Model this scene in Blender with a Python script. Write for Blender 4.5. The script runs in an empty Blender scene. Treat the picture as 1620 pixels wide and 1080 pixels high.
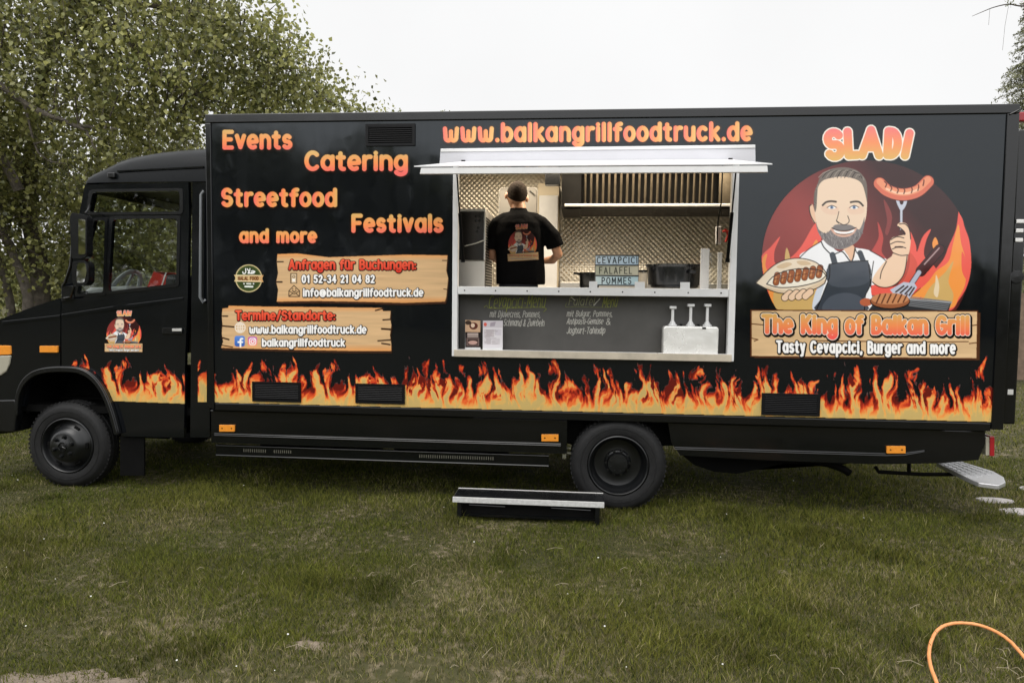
import bpy, bmesh, math, random
import numpy as np
from mathutils import Matrix, Vector
from mathutils.bvhtree import BVHTree

SC = bpy.context.scene
COL = SC.collection
random.seed(7)
RNG = np.random.default_rng(7)
PI = math.pi

# ------------------------------------------------------------------ camera
F = 1150.0                                   # focal length in pixels of the 1620 px wide photograph
CC = np.array([3.1073, -5.8454, 1.7148])
YAW, PITCH, ROLL = -0.0943, 0.0597, -0.0114


def cam_axes():
    cy, sy, cp, sp = math.cos(YAW), math.sin(YAW), math.cos(PITCH), math.sin(PITCH)
    f = np.array([sy * cp, cy * cp, -sp]); r = np.array([cy, -sy, 0.0]); d = np.cross(f, r)
    cr, sr = math.cos(ROLL), math.sin(ROLL)
    return cr * r + sr * d, -sr * r + cr * d, f


AR, AD, AF = cam_axes()
cam_data = bpy.data.cameras.new("camera")
cam = bpy.data.objects.new("camera", cam_data)
COL.objects.link(cam)
mw = Matrix.Identity(4)
for i in range(3):
    mw[i][0] = AR[i]; mw[i][1] = -AD[i]; mw[i][2] = -AF[i]; mw[i][3] = CC[i]
cam.matrix_world = mw
cam_data.sensor_width = 36.0
cam_data.lens = F / 1620.0 * 36.0
cam_data.clip_start = 0.05
cam_data.clip_end = 2000.0
SC.camera = cam

# ------------------------------------------------------------------ world, sun, exposure
SUN_EL, SUN_AZ = math.radians(62), math.radians(200)      # azimuth measured from +Y, clockwise
world = bpy.data.worlds.new("World")
SC.world = world
world.use_nodes = True
wn, wl = world.node_tree.nodes, world.node_tree.links
wn.clear()
sky = wn.new("ShaderNodeTexSky"); sky.sky_type = 'NISHITA'; sky.sun_disc = False
sky.sun_elevation = SUN_EL; sky.sun_rotation = SUN_AZ
sky.air_density = 1.0; sky.dust_density = 4.0; sky.ozone_density = 1.0
hs = wn.new("ShaderNodeHueSaturation"); hs.inputs["Saturation"].default_value = 0.10
cloud = wn.new("ShaderNodeTexNoise"); cloud.inputs["Scale"].default_value = 1.6; cloud.inputs["Detail"].default_value = 5
ramp = wn.new("ShaderNodeMapRange"); ramp.inputs[1].default_value = 0.25; ramp.inputs[2].default_value = 0.75
ramp.inputs[3].default_value = 8.3; ramp.inputs[4].default_value = 9.5
mix = wn.new("ShaderNodeMix"); mix.data_type = 'RGBA'; mix.inputs[0].default_value = 0.82
bg = wn.new("ShaderNodeBackground"); bg.inputs["Strength"].default_value = 0.118
out = wn.new("ShaderNodeOutputWorld")
tc = wn.new("ShaderNodeTexCoord")
wl.new(tc.outputs["Generated"], cloud.inputs["Vector"])
wl.new(sky.outputs[0], hs.inputs["Color"])
wl.new(cloud.outputs["Fac"], ramp.inputs[0])
wl.new(hs.outputs[0], mix.inputs[6]); wl.new(ramp.outputs[0], mix.inputs[7])
dot = wn.new("ShaderNodeVectorMath"); dot.operation = 'DOT_PRODUCT'
dot.inputs[1].default_value = (math.sin(SUN_AZ) * math.cos(SUN_EL), math.cos(SUN_AZ) * math.cos(SUN_EL), math.sin(SUN_EL))
glow = wn.new("ShaderNodeMapRange"); glow.inputs[1].default_value = 0.0; glow.inputs[2].default_value = 1.0
glow.inputs[3].default_value = 1.0; glow.inputs[4].default_value = 2.3
gm = wn.new("ShaderNodeVectorMath"); gm.operation = 'SCALE'
wl.new(tc.outputs["Generated"], dot.inputs[0]); wl.new(dot.outputs["Value"], glow.inputs[0])     # cloud is brighter round the veiled sun
wl.new(mix.outputs[2], gm.inputs[0]); wl.new(glow.outputs[0], gm.inputs["Scale"])
wl.new(gm.outputs[0], bg.inputs["Color"]); wl.new(bg.outputs[0], out.inputs["Surface"])

sun_data = bpy.data.lights.new("sun", 'SUN'); sun_data.energy = 0.9; sun_data.angle = math.radians(40)
sun_data.color = (1.0, 0.96, 0.9)
sun = bpy.data.objects.new("sun", sun_data); COL.objects.link(sun)
sv = Vector((math.sin(SUN_AZ) * math.cos(SUN_EL), math.cos(SUN_AZ) * math.cos(SUN_EL), math.sin(SUN_EL)))
sun.rotation_euler = sv.to_track_quat('Z', 'Y').to_euler()
SC.view_settings.view_transform = 'Standard'
SC.view_settings.look = 'None'
SC.view_settings.exposure = 0.0
SC.view_settings.gamma = 1.0
SC.cycles.max_bounces = 8
SC.cycles.transparent_max_bounces = 16


# ------------------------------------------------------------------ pixel of the photograph -> point of a real plane
def P(px, py, Y=0.0):
    d = AR * ((px - 810) / F) + AD * ((py - 540) / F) + AF
    q = CC + d * ((Y - CC[1]) / d[1])
    return float(q[0]), float(q[2])


def P3(px, py, Y=0.0):
    x, z = P(px, py, Y)
    return x, Y, z


def Pv(px, py, Y=0.0):
    px, py = np.asarray(px, float), np.asarray(py, float)
    d = AR[:, None] * ((px - 810) / F) + AD[:, None] * ((py - 540) / F) + AF[:, None]
    q = CC[:, None] + d * ((Y - CC[1]) / d[1])
    return q[0], q[2]


def G(px, py, Z=0.0):
    d = AR * ((px - 810) / F) + AD * ((py - 540) / F) + AF
    q = CC + d * ((Z - CC[2]) / d[2])
    return float(q[0]), float(q[1]), float(q[2])


# ------------------------------------------------------------------ objects
def tag(o, label=None, cat=None, group=None, kind=None):
    for k, v in (("label", label), ("category", cat), ("group", group), ("kind", kind)):
        if v:
            o[k] = v
    return o


def thing(name, loc, label, cat, group=None):
    o = bpy.data.objects.new(name, None); COL.objects.link(o)
    o.location = [float(v) for v in loc]; o.empty_display_size = 0.2
    return tag(o, label, cat, group)


def link(name, me, mat, parent=None, smooth=False, bevel=0.0, sharp=None):
    o = bpy.data.objects.new(name, me); COL.objects.link(o)
    for m in (mat if isinstance(mat, (list, tuple)) else [mat]):
        me.materials.append(m)
    if parent is not None:
        o.parent = parent
        if parent.type == 'EMPTY':
            o.matrix_parent_inverse = Matrix.Translation(-Vector(parent.location))
    if smooth or bevel:
        me.polygons.foreach_set("use_smooth", [bool(smooth)] * len(me.polygons))
    if bevel:
        b = o.modifiers.new("bevel", 'BEVEL'); b.width = bevel; b.segments = 2; b.limit_method = 'ANGLE'; b.angle_limit = math.radians(40)
        b.harden_normals = False
    if smooth:
        try:
            me.set_sharp_from_angle(angle=math.radians(38))
        except Exception:
            pass
    return o


class MB:
    """Collects shapes into one mesh, in world coordinates."""
    def __init__(s):
        s.v, s.f, s.m = [], [], []

    def add(s, verts, faces, mi=0):
        b = len(s.v); s.v += [tuple(map(float, p)) for p in verts]
        s.f += [tuple(b + i for i in f) for f in faces]; s.m += [mi] * len(faces)
        return s

    def box(s, x0, x1, y0, y1, z0, z1, mi=0):
        v = [(x, y, z) for x in (x0, x1) for y in (y0, y1) for z in (z0, z1)]
        return s.add(v, [(0, 1, 3, 2), (4, 6, 7, 5), (0, 4, 5, 1), (2, 3, 7, 6), (0, 2, 6, 4), (1, 5, 7, 3)], mi)

    def obox(s, c, sx, sy, sz, rx=0, ry=0, rz=0, mi=0):
        from mathutils import Euler
        R = Euler((rx, ry, rz)).to_matrix()
        v = [Vector(c) + R @ Vector((x * sx / 2, y * sy / 2, z * sz / 2)) for x in (-1, 1) for y in (-1, 1) for z in (-1, 1)]
        return s.add(v, [(0, 1, 3, 2), (4, 6, 7, 5), (0, 4, 5, 1), (2, 3, 7, 6), (0, 2, 6, 4), (1, 5, 7, 3)], mi)

    def pxbox(s, px0, py0, px1, py1, y0, y1, mi=0):
        """box whose front face (at y0) covers the photograph's rectangle"""
        x0, z1 = P((px0), (py0 + 0), y0); x1, z0 = P(px1, py1, y0)
        xa, za = P(px0, py1, y0); xb, zb = P(px1, py0, y0)
        f = [(x0, z1), (xb, zb), (x1, z0), (xa, za)]
        return s.prism(f, y0, y1, mi)

    def prism(s, pts, y0, y1, mi=0):
        """closed outline in (x, z), extruded along y; made from triangles so that it may be concave"""
        n = len(pts)
        bm = bmesh.new()
        vs = [bm.verts.new((p[0], 0, p[1])) for p in pts]
        fc = bm.faces.new(vs); r = bmesh.ops.triangulate(bm, faces=[fc])
        bm.verts.index_update(); bm.verts.ensure_lookup_table()
        tris = [tuple(v.index for v in f.verts) for f in bm.faces]
        bm.free()
        V = [(p[0], y0, p[1]) for p in pts] + [(p[0], y1, p[1]) for p in pts]
        Fc = [t for t in tris] + [tuple(n + i for i in reversed(t)) for t in tris]
        for i in range(n):
            j = (i + 1) % n
            Fc.append((i, j, n + j, n + i))
        return s.add(V, Fc, mi)

    def holed(s, outer, holes, y0, y1, mi=0):
        bm = bmesh.new(); loops = []
        for lp in [outer] + holes:
            vs = [bm.verts.new((p[0], 0, p[1])) for p in lp]
            for i in range(len(vs)):
                bm.edges.new((vs[i], vs[(i + 1) % len(vs)]))
            loops.append(len(lp))
        bmesh.ops.triangle_fill(bm, use_beauty=True, use_dissolve=False, edges=bm.edges[:])
        bm.verts.index_update()
        co = [v.co.copy() for v in bm.verts]
        tris = [tuple(v.index for v in f.verts) for f in bm.faces]
        n = len(co); bm.free()
        V = [(c.x, y0, c.z) for c in co] + [(c.x, y1, c.z) for c in co]
        Fc = [t for t in tris] + [tuple(n + i for i in reversed(t)) for t in tris]
        b = 0
        for L in loops:
            for i in range(L):
                a, c = b + i, b + (i + 1) % L
                Fc.append((a, c, n + c, n + a))
            b += L
        return s.add(V, Fc, mi)

    def tube(s, pts, r, n=8, mi=0, cap=True):
        pts = [Vector(p) for p in pts]; m = len(pts)
        rr = r if isinstance(r, (list, tuple)) else [r] * m
        V, Fc = [], []
        up = None
        for i in range(m):
            t = (pts[min(i + 1, m - 1)] - pts[max(i - 1, 0)]).normalized()
            if up is None:
                up = Vector((0, 0, 1)) if abs(t.z) < 0.9 else Vector((0, 1, 0))
            a = t.cross(up)
            if a.length < 1e-5:
                a = t.cross(Vector((1, 0, 0)))
            a.normalize(); b = a.cross(t).normalized(); up = b
            for k in range(n):
                an = 2 * PI * k / n
                V.append(pts[i] + (a * math.cos(an) + b * math.sin(an)) * rr[i])
        for i in range(m - 1):
            for k in range(n):
                k2 = (k + 1) % n
                Fc.append((i * n + k, i * n + k2, (i + 1) * n + k2, (i + 1) * n + k))
        if cap:
            Fc.append(tuple(range(n - 1, -1, -1))); Fc.append(tuple((m - 1) * n + k for k in range(n)))
        return s.add(V, Fc, mi)

    def lathe(s, prof, c, axis='y', n=48, mi=0, closed=False):
        """profile of (radius, along) turned about an axis through c"""
        V, Fc = [], []
        m = len(prof)
        for r, h in prof:
            for k in range(n):
                a = 2 * PI * k / n
                if axis == 'y':
                    V.append((c[0] + r * math.cos(a), c[1] + h, c[2] + r * math.sin(a)))
                else:
                    V.append((c[0] + r * math.cos(a), c[1] + r * math.sin(a), c[2] + h))
        for i in range(m if closed else m - 1):
            i2 = (i + 1) % m
            for k in range(n):
                k2 = (k + 1) % n
                Fc.append((i * n + k, i2 * n + k, i2 * n + k2, i * n + k2))
        return s.add(V, Fc, mi)

    def build_each(s, name, mat, parent=None, smooth=False, bevel=0.0):
        """one object for every separate piece collected"""
        up = list(range(len(s.v)))
        def root(i):
            while up[i] != i:
                up[i] = up[up[i]]; i = up[i]
            return i
        for f in s.f:
            for i in f[1:]:
                up[root(i)] = root(f[0])
        out = {}
        for f, mi in zip(s.f, s.m):
            out.setdefault(root(f[0]), []).append((f, mi))
        r = []
        for fs in out.values():
            ids = sorted({i for f, _ in fs for i in f}); mp = {i: k for k, i in enumerate(ids)}
            m = MB(); m.v = [s.v[i] for i in ids]; m.f = [tuple(mp[i] for i in f) for f, _ in fs]; m.m = [mi for _, mi in fs]
            r.append(m.build(name, mat, parent, smooth, bevel))
        return r

    def build(s, name, mat, parent=None, smooth=False, bevel=0.0):
        me = bpy.data.meshes.new(name)
        me.from_pydata(s.v, [], s.f)
        me.validate(); me.update()
        bm = bmesh.new(); bm.from_mesh(me)
        bmesh.ops.recalc_face_normals(bm, faces=bm.faces[:]); bm.to_mesh(me); bm.free()
        if isinstance(mat, (list, tuple)) and len(me.polygons) == len(s.m):
            me.polygons.foreach_set("material_index", s.m)
        return link(name, me, mat, parent, smooth, bevel)


def np_mesh(name, V, loops, starts, totals, mat, parent=None, col=None, smooth=False):
    me = bpy.data.meshes.new(name)
    me.vertices.add(len(V)); me.vertices.foreach_set("co", np.asarray(V, np.float32).ravel())
    me.loops.add(len(loops)); me.loops.foreach_set("vertex_index", np.asarray(loops, np.int32))
    me.polygons.add(len(starts)); me.polygons.foreach_set("loop_start", np.asarray(starts, np.int32))
    me.polygons.foreach_set("loop_total", np.asarray(totals, np.int32))
    if col is not None:
        at = me.color_attributes.new("Col", 'FLOAT_COLOR', 'POINT')
        c4 = np.ones((len(V), 4), np.float32); c4[:, :3] = col
        at.data.foreach_set("color", c4.ravel())
    me.update(calc_edges=True)
    return link(name, me, mat, parent, smooth)


def round_rect(x0, z0, x1, z1, r, n=4):
    pts = []
    for cx, cz, a0 in ((x1 - r, z1 - r, 0), (x0 + r, z1 - r, 90), (x0 + r, z0 + r, 180), (x1 - r, z0 + r, 270)):
        for i in range(n + 1):
            a = math.radians(a0 + 90 * i / n)
            pts.append((cx + r * math.cos(a), cz + r * math.sin(a)))
    return pts


def round_poly(pts, r, n=4):
    """rounds the corners of an outline"""
    o = []
    m = len(pts)
    for i in range(m):
        p0, p1, p2 = (np.array(pts[(i + k) % m], float) for k in (-1, 0, 1))
        a = p0 - p1; b = p2 - p1
        la, lb = np.linalg.norm(a), np.linalg.norm(b)
        q = min(r, la * .45, lb * .45)
        s0 = p1 + a / la * q; s1 = p1 + b / lb * q
        for k in range(n + 1):
            t = k / n
            o.append(tuple((1 - t) ** 2 * s0 + 2 * t * (1 - t) * p1 + t * t * s1))
    return o


# ------------------------------------------------------------------ materials
def lin(c):
    c = np.asarray(c, float) / 255.0
    return np.where(c <= 0.04045, c / 12.92, ((c + 0.055) / 1.055) ** 2.4)


def mat(name, col, rough=0.5, metal=0.0, spec=0.5, noise=0.0, nscale=8.0, bump=0.0, bscale=20.0, bdetail=3, coat=0.0, rvar=0.0, bdist=0.01):
    m = bpy.data.materials.new(name); m.use_nodes = True
    nt = m.node_tree; b = nt.nodes["Principled BSDF"]
    b.inputs["Base Color"].default_value = (*col, 1); b.inputs["Roughness"].default_value = rough
    b.inputs["Metallic"].default_value = metal; b.inputs["Specular IOR Level"].default_value = spec
    b.inputs["Coat Weight"].default_value = coat; b.inputs["Coat Roughness"].default_value = 0.08
    tcn = nt.nodes.new("ShaderNodeTexCoord")
    if noise or rvar:
        n = nt.nodes.new("ShaderNodeTexNoise"); n.inputs["Scale"].default_value = nscale; n.inputs["Detail"].default_value = 6; n.inputs["Roughness"].default_value = 0.65
        nt.links.new(tcn.outputs["Object"], n.inputs["Vector"])
        if noise:
            r = nt.nodes.new("ShaderNodeMapRange"); r.inputs[1].default_value = 0.3; r.inputs[2].default_value = 0.7; r.inputs[3].default_value = 1 - noise; r.inputs[4].default_value = 1 + noise
            nt.links.new(n.outputs["Fac"], r.inputs[0])
            mx = nt.nodes.new("ShaderNodeVectorMath"); mx.operation = 'SCALE'; mx.inputs[0].default_value = col
            nt.links.new(r.outputs[0], mx.inputs["Scale"]); nt.links.new(mx.outputs[0], b.inputs["Base Color"])
        if rvar:
            r = nt.nodes.new("ShaderNodeMapRange"); r.inputs[1].default_value = 0.3; r.inputs[2].default_value = 0.7; r.inputs[3].default_value = max(0.02, rough - rvar); r.inputs[4].default_value = rough + rvar
            nt.links.new(n.outputs["Fac"], r.inputs[0]); nt.links.new(r.outputs[0], b.inputs["Roughness"])
    if bump:
        n2 = nt.nodes.new("ShaderNodeTexNoise"); n2.inputs["Scale"].default_value = bscale; n2.inputs["Detail"].default_value = bdetail
        nt.links.new(tcn.outputs["Object"], n2.inputs["Vector"])
        bp = nt.nodes.new("ShaderNodeBump"); bp.inputs["Strength"].default_value = bump; bp.inputs["Distance"].default_value = bdist
        nt.links.new(n2.outputs["Fac"], bp.inputs["Height"]); nt.links.new(bp.outputs[0], b.inputs["Normal"])
    return m


def attr_mat(name, rough=0.5, spec=0.5, bump=0.0, bscale=2.0, bdist=0.01, transl=0.0, rvar=0.0):
    m = mat(name, (0.5, 0.5, 0.5), rough, spec=spec, bump=bump, bscale=bscale, bdist=bdist, rvar=rvar)
    nt = m.node_tree; b = nt.nodes["Principled BSDF"]
    a = nt.nodes.new("ShaderNodeAttribute"); a.attribute_name = "Col"
    nt.links.new(a.outputs["Color"], b.inputs["Base Color"])
    if transl:
        t = nt.nodes.new("ShaderNodeBsdfTranslucent"); mx = nt.nodes.new("ShaderNodeMixShader"); mx.inputs[0].default_value = transl
        nt.links.new(a.outputs["Color"], t.inputs["Color"])
        nt.links.new(b.outputs[0], mx.inputs[1]); nt.links.new(t.outputs[0], mx.inputs[2])
        nt.links.new(mx.outputs[0], nt.nodes["Material Output"].inputs["Surface"])
    return m


def emit_mat(name, col, strength):
    m = bpy.data.materials.new(name); m.use_nodes = True
    b = m.node_tree.nodes["Principled BSDF"]
    b.inputs["Base Color"].default_value = (*col, 1); b.inputs["Emission Color"].default_value = (*col, 1); b.inputs["Emission Strength"].default_value = strength
    return m


def glass_mat(name, tint, gloss=0.08, rough=0.02):
    m = bpy.data.materials.new(name); m.use_nodes = True
    nt = m.node_tree; nt.nodes.clear()
    t = nt.nodes.new("ShaderNodeBsdfTransparent"); t.inputs[0].default_value = (*tint, 1)
    g = nt.nodes.new("ShaderNodeBsdfGlossy"); g.inputs["Roughness"].default_value = rough
    lw = nt.nodes.new("ShaderNodeLayerWeight"); lw.inputs[0].default_value = .5
    pw = nt.nodes.new("ShaderNodeMath"); pw.operation = 'POWER'; pw.inputs[1].default_value = 4.0; nt.links.new(lw.outputs["Facing"], pw.inputs[0])
    fr = nt.nodes.new("ShaderNodeMath"); fr.operation = 'MULTIPLY_ADD'; fr.inputs[1].default_value = .9; fr.inputs[2].default_value = .03; nt.links.new(pw.outputs[0], fr.inputs[0])
    mx = nt.nodes.new("ShaderNodeMixShader"); o = nt.nodes.new("ShaderNodeOutputMaterial")
    nt.links.new(fr.outputs[0], mx.inputs[0]); nt.links.new(t.outputs[0], mx.inputs[1]); nt.links.new(g.outputs[0], mx.inputs[2])
    nt.links.new(mx.outputs[0], o.inputs[0])
    return m


def quilt_mat(name, col, pitch, rough=0.22):
    """stainless steel sheet with a rolled diamond pattern"""
    m = mat(name, col, rough, metal=.72, noise=.10, nscale=1.5)
    nt = m.node_tree; b = nt.nodes["Principled BSDF"]
    tcn = nt.nodes.new("ShaderNodeTexCoord"); sp = nt.nodes.new("ShaderNodeSeparateXYZ")
    nt.links.new(tcn.outputs["Object"], sp.inputs[0])
    xy = nt.nodes.new("ShaderNodeMath"); xy.operation = 'ADD'; nt.links.new(sp.outputs[0], xy.inputs[0]); nt.links.new(sp.outputs[1], xy.inputs[1])
    def wave(o):
        q = nt.nodes.new("ShaderNodeMath"); q.operation = 'MULTIPLY'; nt.links.new(o, q.inputs[0]); q.inputs[1].default_value = PI / pitch
        w = nt.nodes.new("ShaderNodeMath"); w.operation = 'SINE'; nt.links.new(q.outputs[0], w.inputs[0])
        return w.outputs[0]
    p = nt.nodes.new("ShaderNodeMath"); p.operation = 'MULTIPLY'
    nt.links.new(wave(xy.outputs[0]), p.inputs[0]); nt.links.new(wave(sp.outputs[2]), p.inputs[1])
    bp = nt.nodes.new("ShaderNodeBump"); bp.inputs["Strength"].default_value = 0.9; bp.inputs["Distance"].default_value = pitch * 0.105
    nt.links.new(p.outputs[0], bp.inputs["Height"]); nt.links.new(bp.outputs[0], b.inputs["Normal"])
    return m


BODY = (0.0042, 0.0050, 0.0066)
def streaks(m, lo, hi):
    """roughness in faint vertical streaks, as rain leaves them"""
    nt = m.node_tree; b = nt.nodes["Principled BSDF"]; tcn = nt.nodes.new("ShaderNodeTexCoord"); mp = nt.nodes.new("ShaderNodeMapping")
    mp.inputs["Scale"].default_value = (7, 7, .35); n = nt.nodes.new("ShaderNodeTexNoise"); n.inputs["Scale"].default_value = 1.6; n.inputs["Detail"].default_value = 5
    r = nt.nodes.new("ShaderNodeMapRange"); r.inputs[1].default_value = .3; r.inputs[2].default_value = .7; r.inputs[3].default_value = lo; r.inputs[4].default_value = hi
    nt.links.new(tcn.outputs["Object"], mp.inputs[0]); nt.links.new(mp.outputs[0], n.inputs["Vector"]); nt.links.new(n.outputs["Fac"], r.inputs[0]); nt.links.new(r.outputs[0], b.inputs["Roughness"])
    b.inputs["Specular Tint"].default_value = (.88, .95, 1.0, 1)  # blue cast of the reflected sky put into the specular tint
    return m


M = dict(
    body=streaks(mat("black_paint", BODY, 0.14, spec=0.5, bump=0.10, bscale=1.3, bdist=0.05), .04, .11),
    cab=mat("black_cab_paint", (0.0036, 0.0044, 0.0058), 0.10, spec=0.5, rvar=0.04, nscale=6, bump=0.04, bscale=3),
    trim=mat("black_trim", (0.0034, 0.0038, 0.0046), 0.13, spec=0.5, rvar=0.05, nscale=9),
    plastic=mat("black_plastic", (0.0050, 0.0054, 0.0062), 0.24, noise=.25, bump=0.1, bscale=120),
    chassis=mat("chassis_black", (0.0030, 0.0030, 0.0030), 0.7, spec=.1, noise=.5, nscale=5),
    rubber=mat("tyre_rubber", (0.010, 0.010, 0.0105), 0.62, spec=.3, noise=.35, nscale=14, bump=0.25, bscale=70),
    rim=mat("rim_black", (0.0050, 0.0055, 0.0062), 0.30, noise=.3, nscale=12),
    steel=mat("brushed_steel", (0.62, 0.61, 0.59), 0.30, metal=1.0, rvar=.1, nscale=25),
    satin=mat("satin_steel", (0.66, 0.64, 0.60), 0.42, metal=0.85, rvar=.08, nscale=12),
    alu=mat("aluminium_trim", (0.72, 0.71, 0.69), 0.38, metal=0.6, rvar=.08, nscale=18),
    white=mat("white_frame", (0.72, 0.72, 0.72), 0.35, noise=.05, nscale=10),
    lav=mat("white_hatch_sheet", (0.60, 0.60, 0.64), 0.32, noise=.04, nscale=4),
    quilt=quilt_mat("quilted_steel", (0.86, 0.80, 0.69), 0.028, .36),
    board=mat("chalkboard", (0.070, 0.067, 0.063), 0.55, noise=.16, nscale=3.5),
    amber=mat("amber_lens", (0.75, 0.27, 0.03), 0.25, spec=.6, noise=.08, nscale=60),
    red=mat("red_plastic", (0.50, 0.035, 0.025), 0.35, noise=.1),
    redlens=mat("red_lens", (0.30, 0.015, 0.02), 0.15),
    clear=mat("clear_lens", (0.36, 0.34, 0.27), 0.12, spec=.8),
    mirror=mat("mirror_glass", (0.80, 0.80, 0.80), 0.03, metal=1.0),
    glass=glass_mat("window_glass", (0.94, 0.96, 0.94)),
    acryl=glass_mat("clear_acrylic", (0.93, 0.94, 0.93)),
    vinyl=attr_mat("printed_vinyl", 0.10, bump=0.10, bscale=1.3, bdist=0.05, rvar=0.06),
    print=attr_mat("print", 0.7, spec=.2),
    chalk=attr_mat("chalk_marks", 0.85, spec=.1),
    vent=mat("vent_plastic", (.004, .0042, .005), .38, spec=.22),
    roof=mat("cab_paint_dimmed", (0.0042, 0.0052, 0.0062), 0.30, spec=0.14, rvar=0.06, nscale=5),  # cab paint, specular lowered to imitate overhanging trees darkening its reflection
    dispenser=mat("satin_sheet", (.84, .83, .80), .26, metal=.25, noise=.06, nscale=3, rvar=.08, bump=.25, bscale=4, bdist=.04),
    grey=mat("grey_plastic", (0.16, 0.17, 0.18), 0.5, noise=.1),
    dash=mat("pale_dashboard", (0.35, 0.36, 0.37), 0.6, noise=.1),
    seat=mat("dark_seat_fabric", (0.02, 0.021, 0.024), 0.9, noise=.3, nscale=40),
    tread=mat("tread_plate", (0.55, 0.55, 0.56), 0.38, metal=.7, noise=.15, nscale=60),
    shelf=mat("shelf_edge", (0.50, 0.44, 0.35), 0.45, noise=.18, nscale=6),
    skin=mat("skin", (0.52, 0.27, 0.165), 0.5, noise=.08, nscale=18),
    hair=mat("dark_hair", (0.021, 0.015, 0.011), 0.95, spec=.1, noise=.5, nscale=60, bump=.6, bscale=160),
    shirt=mat("black_cotton", (0.0045, 0.0045, 0.005), 0.9, spec=.06, bump=.5, bscale=9, bdist=.03),
    jeans=mat("dark_trousers", (0.02, 0.022, 0.03), 0.9),
    hose=mat("orange_hose", (0.72, 0.30, 0.11), 0.42, noise=.12, nscale=30),
    wood=mat("weathered_wood", (0.16, 0.11, 0.075), 0.8, noise=.35, nscale=7, bump=.3, bscale=30),
    stone=mat("pale_stone", (0.40, 0.37, 0.36), 0.85, noise=.18, nscale=12, bump=.5, bscale=25),
    bark=mat("grey_bark", (0.10, 0.085, 0.068), 0.9, noise=.5, nscale=9, bump=.8, bscale=22, bdist=.03),
    twig=mat("thin_twig", (0.07, 0.055, 0.045), 0.85),
    leaf=attr_mat("leaf", 0.28, spec=.5, transl=0.42),
    needle=attr_mat("needle", 0.55, transl=0.1),
    blade=attr_mat("grass_blade", 0.75, spec=.06, transl=0.30),
    flower=mat("white_petals", (0.75, 0.74, 0.70), 0.7),
)

# ------------------------------------------------------------------ painting of the printed vinyl (vertex colours on fine grids)
GAIN = 1.0


def arc(cx, cy, rx, ry, a0, a1, n=12):
    return [(cx + rx * math.cos(math.radians(a0 + (a1 - a0) * i / n)), cy + ry * math.sin(math.radians(a0 + (a1 - a0) * i / n))) for i in range(n + 1)]


XH = 0.68


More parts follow.
